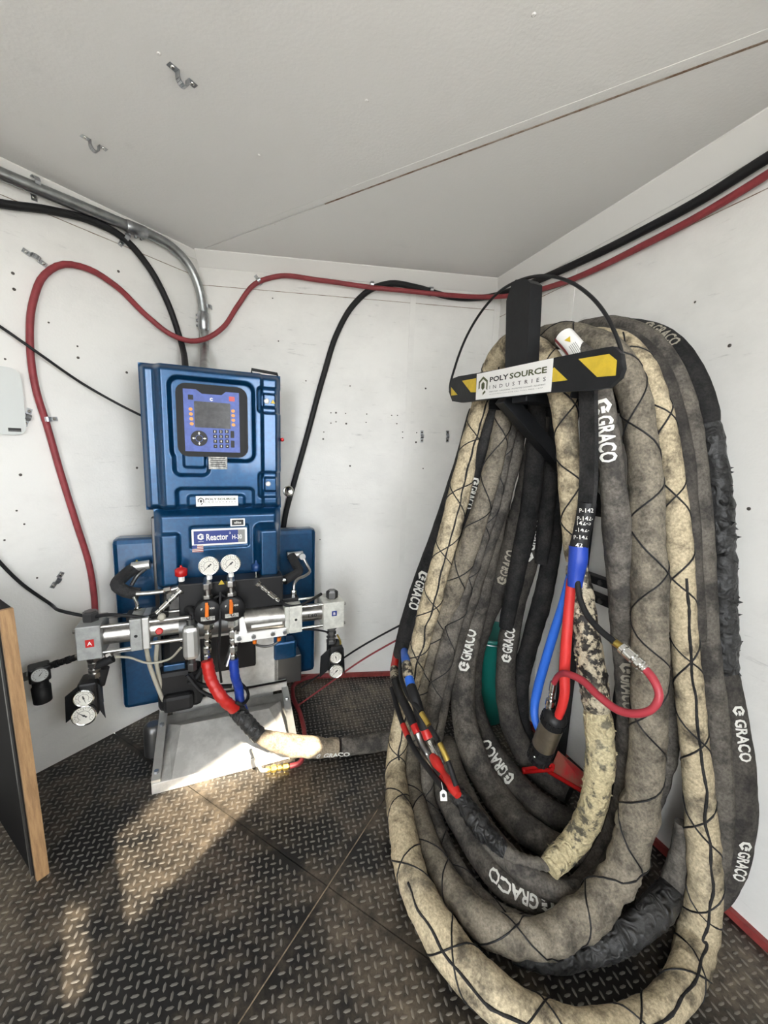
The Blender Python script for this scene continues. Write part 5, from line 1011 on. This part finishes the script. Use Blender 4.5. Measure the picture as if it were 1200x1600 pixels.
for k, (x, y, s_) in enumerate(((916, 799, 'P-142'), (914, 809, 'P-142-'), (912, 817, '142-5'), (910, 828, '-142-'), (907, 841, 'P-142'), (905, 851, '42'))):
    P0 = min(tl_.p, key=lambda p: (img(p) - Vector((x, y))).length); i = tl_.p.index(P0); N = (CAM - P0).normalized(); ex = (AX - N * AX.dot(N)).normalized(); ez = N.cross(ex)
    zc = depth(P0); r_ = tl_.r[i]; wv = (3 + 3.6 * len(s_)) * zc / F_PX; hh = 6.5 * zc / F_PX
    f = lambda a, b: P0 + ex * math.sin(a / r_ / 1.05) * r_ * 1.05 + N * math.cos(a / r_ / 1.05) * r_ * 1.06 + ez * b
    m = MB(); text(m, s_, f, .005, wv, hh); m.build('lettering', 'print_white', t)
b_ = Hose([(904, 853, 16, .435), (903, 875, 16, .435), (900, 895, 14, .435), (898, 916, 12, .435)], .006); b_.root = t; b_.section(0, 3, 'blue_wrap', lambda s, a, q: 1 + .05 * noise.noise(q * 30), 'blue_tape', 1, 18, False)
def px_hose(name, label, pts, m_, grp='whip hoses inside the coil', r=None, step=.008, n=12):
    h = Hose([(x, y, hw, d) for x, y, hw, d in pts], step); h.root = thing(name, label, 'hose', h.p[-1], grp); h.section(0, 99, m_, lambda s, a, q: 1.0, 'hose', 1, n, False); return h
px_hose('whip_hose', 'bright red braided whip hose hanging from the blue tape to the metal cylinder', [(893, 905, 8, .435), (889, 950, 8.5, .435), (885, 1000, 9, .44), (882, 1050, 9, .44), (882, 1085, 8.5, .44), (876, 1110, 8, .44), (868, 1128, 7, .435)], 'red_hose')
px_hose('whip_hose', 'bright blue braided whip hose hanging from the blue tape to the metal cylinder', [(891, 900, 7, .425), (880, 942, 7.5, .42), (865, 990, 8, .42), (850, 1040, 8, .42), (839, 1082, 8, .42), (835, 1105, 7, .425), (836, 1124, 6, .43), (843, 1144, 5, .43)], 'blue_hose')
px_hose('whip_hose', 'thin black whip hose curving from the blue tape to the yellow-banded fitting', [(902, 908, 5, .44), (906, 935, 5, .45), (917, 960, 5, .46), (938, 985, 5, .465), (960, 1003, 5, .465)], 'black_rubber')
ph_ = px_hose('whip_hose', 'pinkish red whip hose looping from the chrome coupling back to the metal cylinder', [(1006, 1043, 6.5, .455), (1020, 1060, 7, .46), (1030, 1085, 7.5, .465), (1020, 1107, 7.5, .47), (995, 1115, 7, .475), (965, 1109, 6.5, .475), (935, 1087, 6, .475), (908, 1062, 6, .465), (887, 1053, 5.5, .465), (872, 1056, 5, .45), (865, 1068, 5, .44)], 'pink_rubber')
cp_ = [wl(x, y, 'R', .46) for x, y in ((957, 1001), (972, 1012), (990, 1025), (1009, 1047))]
t = thing('whip_coupling', 'chrome quick coupling with a yellow band joining the black and pinkish whip hoses', 'fitting', cp_[-1])
m = MB(); m.tube([cp_[0], cp_[1]], .0085, 12); m.build('yellow_band', 'brass', t); m = MB(); dd = cp_[3] - cp_[1]; m.cyl(cp_[1], cp_[3], .008)
for a, b, r_ in ((0, .14, .013), (.18, .5, .0125), (.54, .6, .009), (.64, .8, .0125), (.84, .9, .0105), (.93, .99, .0105)): m.cyl(cp_[1] + dd * a, cp_[1] + dd * b, r_, None, 12)
m.build('coupling_body', 'chrome', t)
# metal cylinder
h0, h1 = wl(868, 1118, 'R', .435), wl(841, 1185, 'R', .425); ax = (h1 - h0); Ld = ax.length; ax.normalize(); rc = 19.5 * depth(h0) / F_PX * .92
t = thing('metal_cylinder', 'brushed metal cylinder with black ribbed caps hanging at the whip hose ends', 'fitting', h1)
m = MB(); m.lathe(h0, ax, [(Ld * .16, rc), (Ld * .68, rc)], 28); m.build('body', 'nickel', t)
m = MB(); m.lathe(h0, ax, [(-Ld * .06, rc * .35), (-Ld * .05, rc * .75), (-.0, rc * .95), (Ld * .03, rc * 1.02), (Ld * .17, rc * 1.02)], 28)
u = ax.orthogonal().normalized(); w = ax.cross(u)
for k in range(18): a = 2 * math.pi * k / 18; d = u * math.cos(a) + w * math.sin(a); m.obox(h0 + ax * Ld * .10 + d * rc * 1.02, ax * Ld * .055, d * .0022, ax.cross(d) * .003)
m.obox(h0 - ax * Ld * .05, u * rc * .45, w * .005, ax * .006); m.build('top_cap', 'black', t)
m = MB(); m.lathe(h0, ax, [(Ld * .67, rc * 1.0), (Ld * .70, rc * 1.03), (Ld * .78, rc * 1.03), (Ld * .80, rc * .92), (Ld * .86, rc * .92), (Ld * .88, rc * .98), (Ld * 1.0, rc * .95), (Ld * 1.02, rc * .6)], 28)
for k in range(14): a = 2 * math.pi * k / 14; d = u * math.cos(a) + w * math.sin(a); m.obox(h0 + ax * Ld * .94 + d * rc * .97, ax * Ld * .05, d * .0024, ax.cross(d) * .0035); m.obox(h0 + ax * Ld * .74 + d * rc * 1.03, ax * Ld * .03, d * .002, ax.cross(d) * .003)
m.build('ribbed_collar', 'black', t)
for s_ in (1, -1): m = MB(); d = (AX * s_ * .8 - AZ * .6).normalized(); d = (d - ax * d.dot(ax)).normalized(); m.ball(h0 + ax * Ld * .83 + d * rc * .95, .004); m.build('pin', 'chrome', t)
f0, f1 = wl(865, 1066, 'R', .44), wl(858, 1112, 'R', .44); dd = f1 - f0; m = MB(); m.cyl(f0, f1, .006)
for a, b, r_ in ((.0, .3, .009), (.36, .44, .008), (.48, .56, .008), (.6, .78, .013), (.82, 1.0, .011)): m.cyl(f0 + dd * a, f0 + dd * b, r_, None, 10)
m.build('inlet_fitting', 'chrome', t)
# dustpan
zf = .03
o0 = fl(820, 1210, .10)
t = thing('dustpan', 'red dustpan with a grooved handle lying behind the wrapped hose end', 'dustpan', Vector((o0.x, o0.y, .03)))
pts = [fl(868, 1200, .10), fl(872, 1172, .16), fl(958, 1240, .06), fl(945, 1250, .04)]
pan = [wl(858, 1206, 'R', .245), wl(872, 1173, 'R', .20), wl(925, 1218, 'R', .20), wl(928, 1247, 'R', .25)]
m = MB(); nn = (pan[1] - pan[0]).cross(pan[3] - pan[0]).normalized(); nn = nn if nn.dot(CAM - pan[0]) > 0 else -nn; m.prism(pan, -nn * .004); m.build('pan', 'red_plastic', t)
m = MB(); m.tube([pan[0] + nn * .002, pan[3] + nn * .002], .007, 8); m.build('lip', 'red_gloss', t)
hd = [wl(819, 1203, 'R', .27), wl(864, 1198, 'R', .25)]; dd = hd[1] - hd[0]; e2 = Z3
m = MB(); m.tube([hd[0] + e2 * .004, hd[1] + e2 * .006], .006, 8); m.tube([hd[0] - e2 * .010, hd[1] - e2 * .012], .006, 8); m.obox((hd[0] + hd[1]) / 2 - e2 * .003 - NR * .006, dd / 2, e2 * .010, NR * .003); m.lathe(hd[0] - e2 * .013, e2, [(0, .006), (.003, .009), (.018, .009), (.021, .006)], 10); m.build('handle', 'red_gloss', t)
# teal pail
tc_ = wl(765, 1020, 'R', .15); tb = Vector((tc_.x, tc_.y, 0))
t = thing('teal_pail', 'teal plastic pail standing on the floor behind the hoses', 'pail', tb)
m = MB(); m.lathe(tb, Z3, [(0, .085), (.005, .09), (.40, .105), (.405, .112), (.42, .112), (.42, .104), (.02, .085), (.019, .001)], 28); m.build('bucket', 'teal', t)
m = MB(); m.tube([tb + Z3 * .40 + Vector((math.cos(a) * .114, math.sin(a) * .114, 0)) for a in [R(12 * k + 180) for k in range(16)]], .003, 6); m.build('bail_handle', 'zinc', t)

# ------------------------------------------------------------------ whip bundle from the black cuff to the ribbed tail
def wz(x, y, z): return fl(x, y, z)
def bundle(name, label, pts, r, secs, cat='hose', grp='whip bundle at the cuff'):
    pp, ti, _ = spline(pts, .006); t = thing(name, label, cat, pp[-1], grp)
    for i0, i1, m_, nm, g in secs:
        I = [i for i, q in enumerate(ti) if i0 <= q <= i1]; q = MB(); q.tube([pp[i] for i in I], r * g, 10); q.build(nm, m_, t)
    return t
dW = [(.66, None)]
wp = lambda x, y, d: wl(x, y, 'R', d)
bundle('bundle_hose', 'black whip hose with a red band at the cuff and a red-tipped fitting', [wp(620, 1020, .615), wp(616, 1048, .665), wp(621, 1075, .70), wp(639, 1115, .72), wp(652, 1145, .715), wp(668, 1180, .69), wp(685, 1210, .69)], .0155, [(0, .9, 'red_wrap', 'red_band', 1.05), (.85, 1.6, 'foilwrap', 'marked_tape', 1.1), (1.55, 3.6, 'black_rubber', 'hose', 1), (3.55, 4.0, 'red_gloss', 'red_tip', .8), (3.95, 6, 'steel', 'fitting', .85)])
bundle('bundle_hose', 'black whip hose with two blue bands below the cuff', [wp(632, 1018, .625), wp(636, 1043, .70), wp(641, 1068, .715), wp(650, 1095, .72), wp(659, 1125, .705), wp(672, 1160, .69), wp(690, 1195, .69)], .0155, [(0, .95, 'blue_hose', 'blue_band', 1), (.9, 1.7, 'foilwrap', 'marked_tape', 1.12), (1.65, 2.2, 'blue_hose', 'blue_band', 1), (2.15, 4.4, 'black_rubber', 'hose', 1.1), (4.35, 4.9, 'red_wrap', 'tape_band', 1.0), (4.85, 6, 'chrome', 'fitting', .6)])
bundle('bundle_hose', 'thin black whip line with yellow print running over the bundle', [wp(626, 1022, .635), wp(627, 1060, .705), wp(638, 1088, .725), wp(657, 1112, .73), wp(670, 1133, .725), wp(685, 1158, .72), wp(698, 1185, .715), wp(713, 1228, .71)], .0075, [(0, 3.1, 'black_rubber', 'hose', 1), (3.05, 4.1, 'brass', 'printed_band', 1.1), (4.05, 5.1, 'black_rubber', 'hose', 1), (5.05, 6.1, 'brass', 'printed_band', 1.1), (6.05, 7, 'black_rubber', 'hose', 1)])
bundle('bundle_hose', 'second thin black whip line on the outer side of the bundle', [wp(612, 1075, .70), wp(628, 1128, .715), wp(650, 1175, .72), wp(673, 1206, .72), wp(697, 1236, .715)], .009, [(0, 1.1, 'black_rubber', 'hose', 1), (1.05, 1.5, 'red_wrap', 'tape_band', 1.15), (1.45, 4, 'black_rubber', 'hose', 1)])
t = thing('red_taped_joint', 'bright red taped joint lying between the bundle hoses and the black tape', 'joint', wp(708, 1232, .69), 'whip bundle at the cuff')
pp, _, _ = spline([wp(676, 1182, .70), wp(688, 1200, .70), wp(698, 1215, .70), wp(708, 1230, .70), wp(716, 1243, .70)], .006); m = MB(); m.tube(pp, [.012 + .004 * math.sin(i * .45) for i in range(len(pp))], 10); m.build('red_tape', 'red_wrap', t)
m = MB(); m.tube([wp(690, 1213, .70), wp(700, 1228, .70)], .009, 10); m.build('red_tape', 'red_wrap', t)
HW = Hose([(711, 1237, 12, ('z', .185)), (728, 1260, 15, ('z', .172)), (750, 1288, 17, ('z', .165)), (772, 1312, 15, ('z', .158)), (790, 1330, 12, ('z', .15)), (820, 1344, 10, ('z', .142)), (860, 1352, 11, ('z', .14))], .006).start('taped_whip', 'whip wrapped in crinkled black tape running into a ribbed conduit at the wrapped end', 'whip bundle at the cuff')
HW.section(0, 4.1, 'ducttape', wrinkle(110, .08, .18, .14, .12, .14), 'tape_wrap').section(4.0, 6, 'dusty', lambda s, a, q: 1 + .12 * math.sin(s * 2 * math.pi / .009), 'ribbed_conduit', 1, 16)
t = thing('hang_tag', 'small white tag with a hexagon mark lying on the hoses by the red joint', 'tag', wp(694, 1242, .735)); q = wp(693, 1243, .735); N = (CAM - q).normalized(); ex = (AX - N * AX.dot(N)).normalized(); ez = N.cross(ex)
m = MB(); m.prism([q + ex * a * .009 + ez * b * .012 for a, b in ((-1, -1), (1, -1), (1, .6), (.4, 1), (-.4, 1), (-1, .6))], N * .001); m.build('tag_sheet', 'white', t)
m = MB(); m.prism([q + N * .0012 + ex * x * .005 + ez * y * .005 for x, y in HEX], N * .0003); m.build('mark', 'print_dark', t)
m = MB(); m.tube([q + ez * .011, q + ez * .03 - ex * .003 - N * .004], .001, 5); m.build('string', 'white', t)
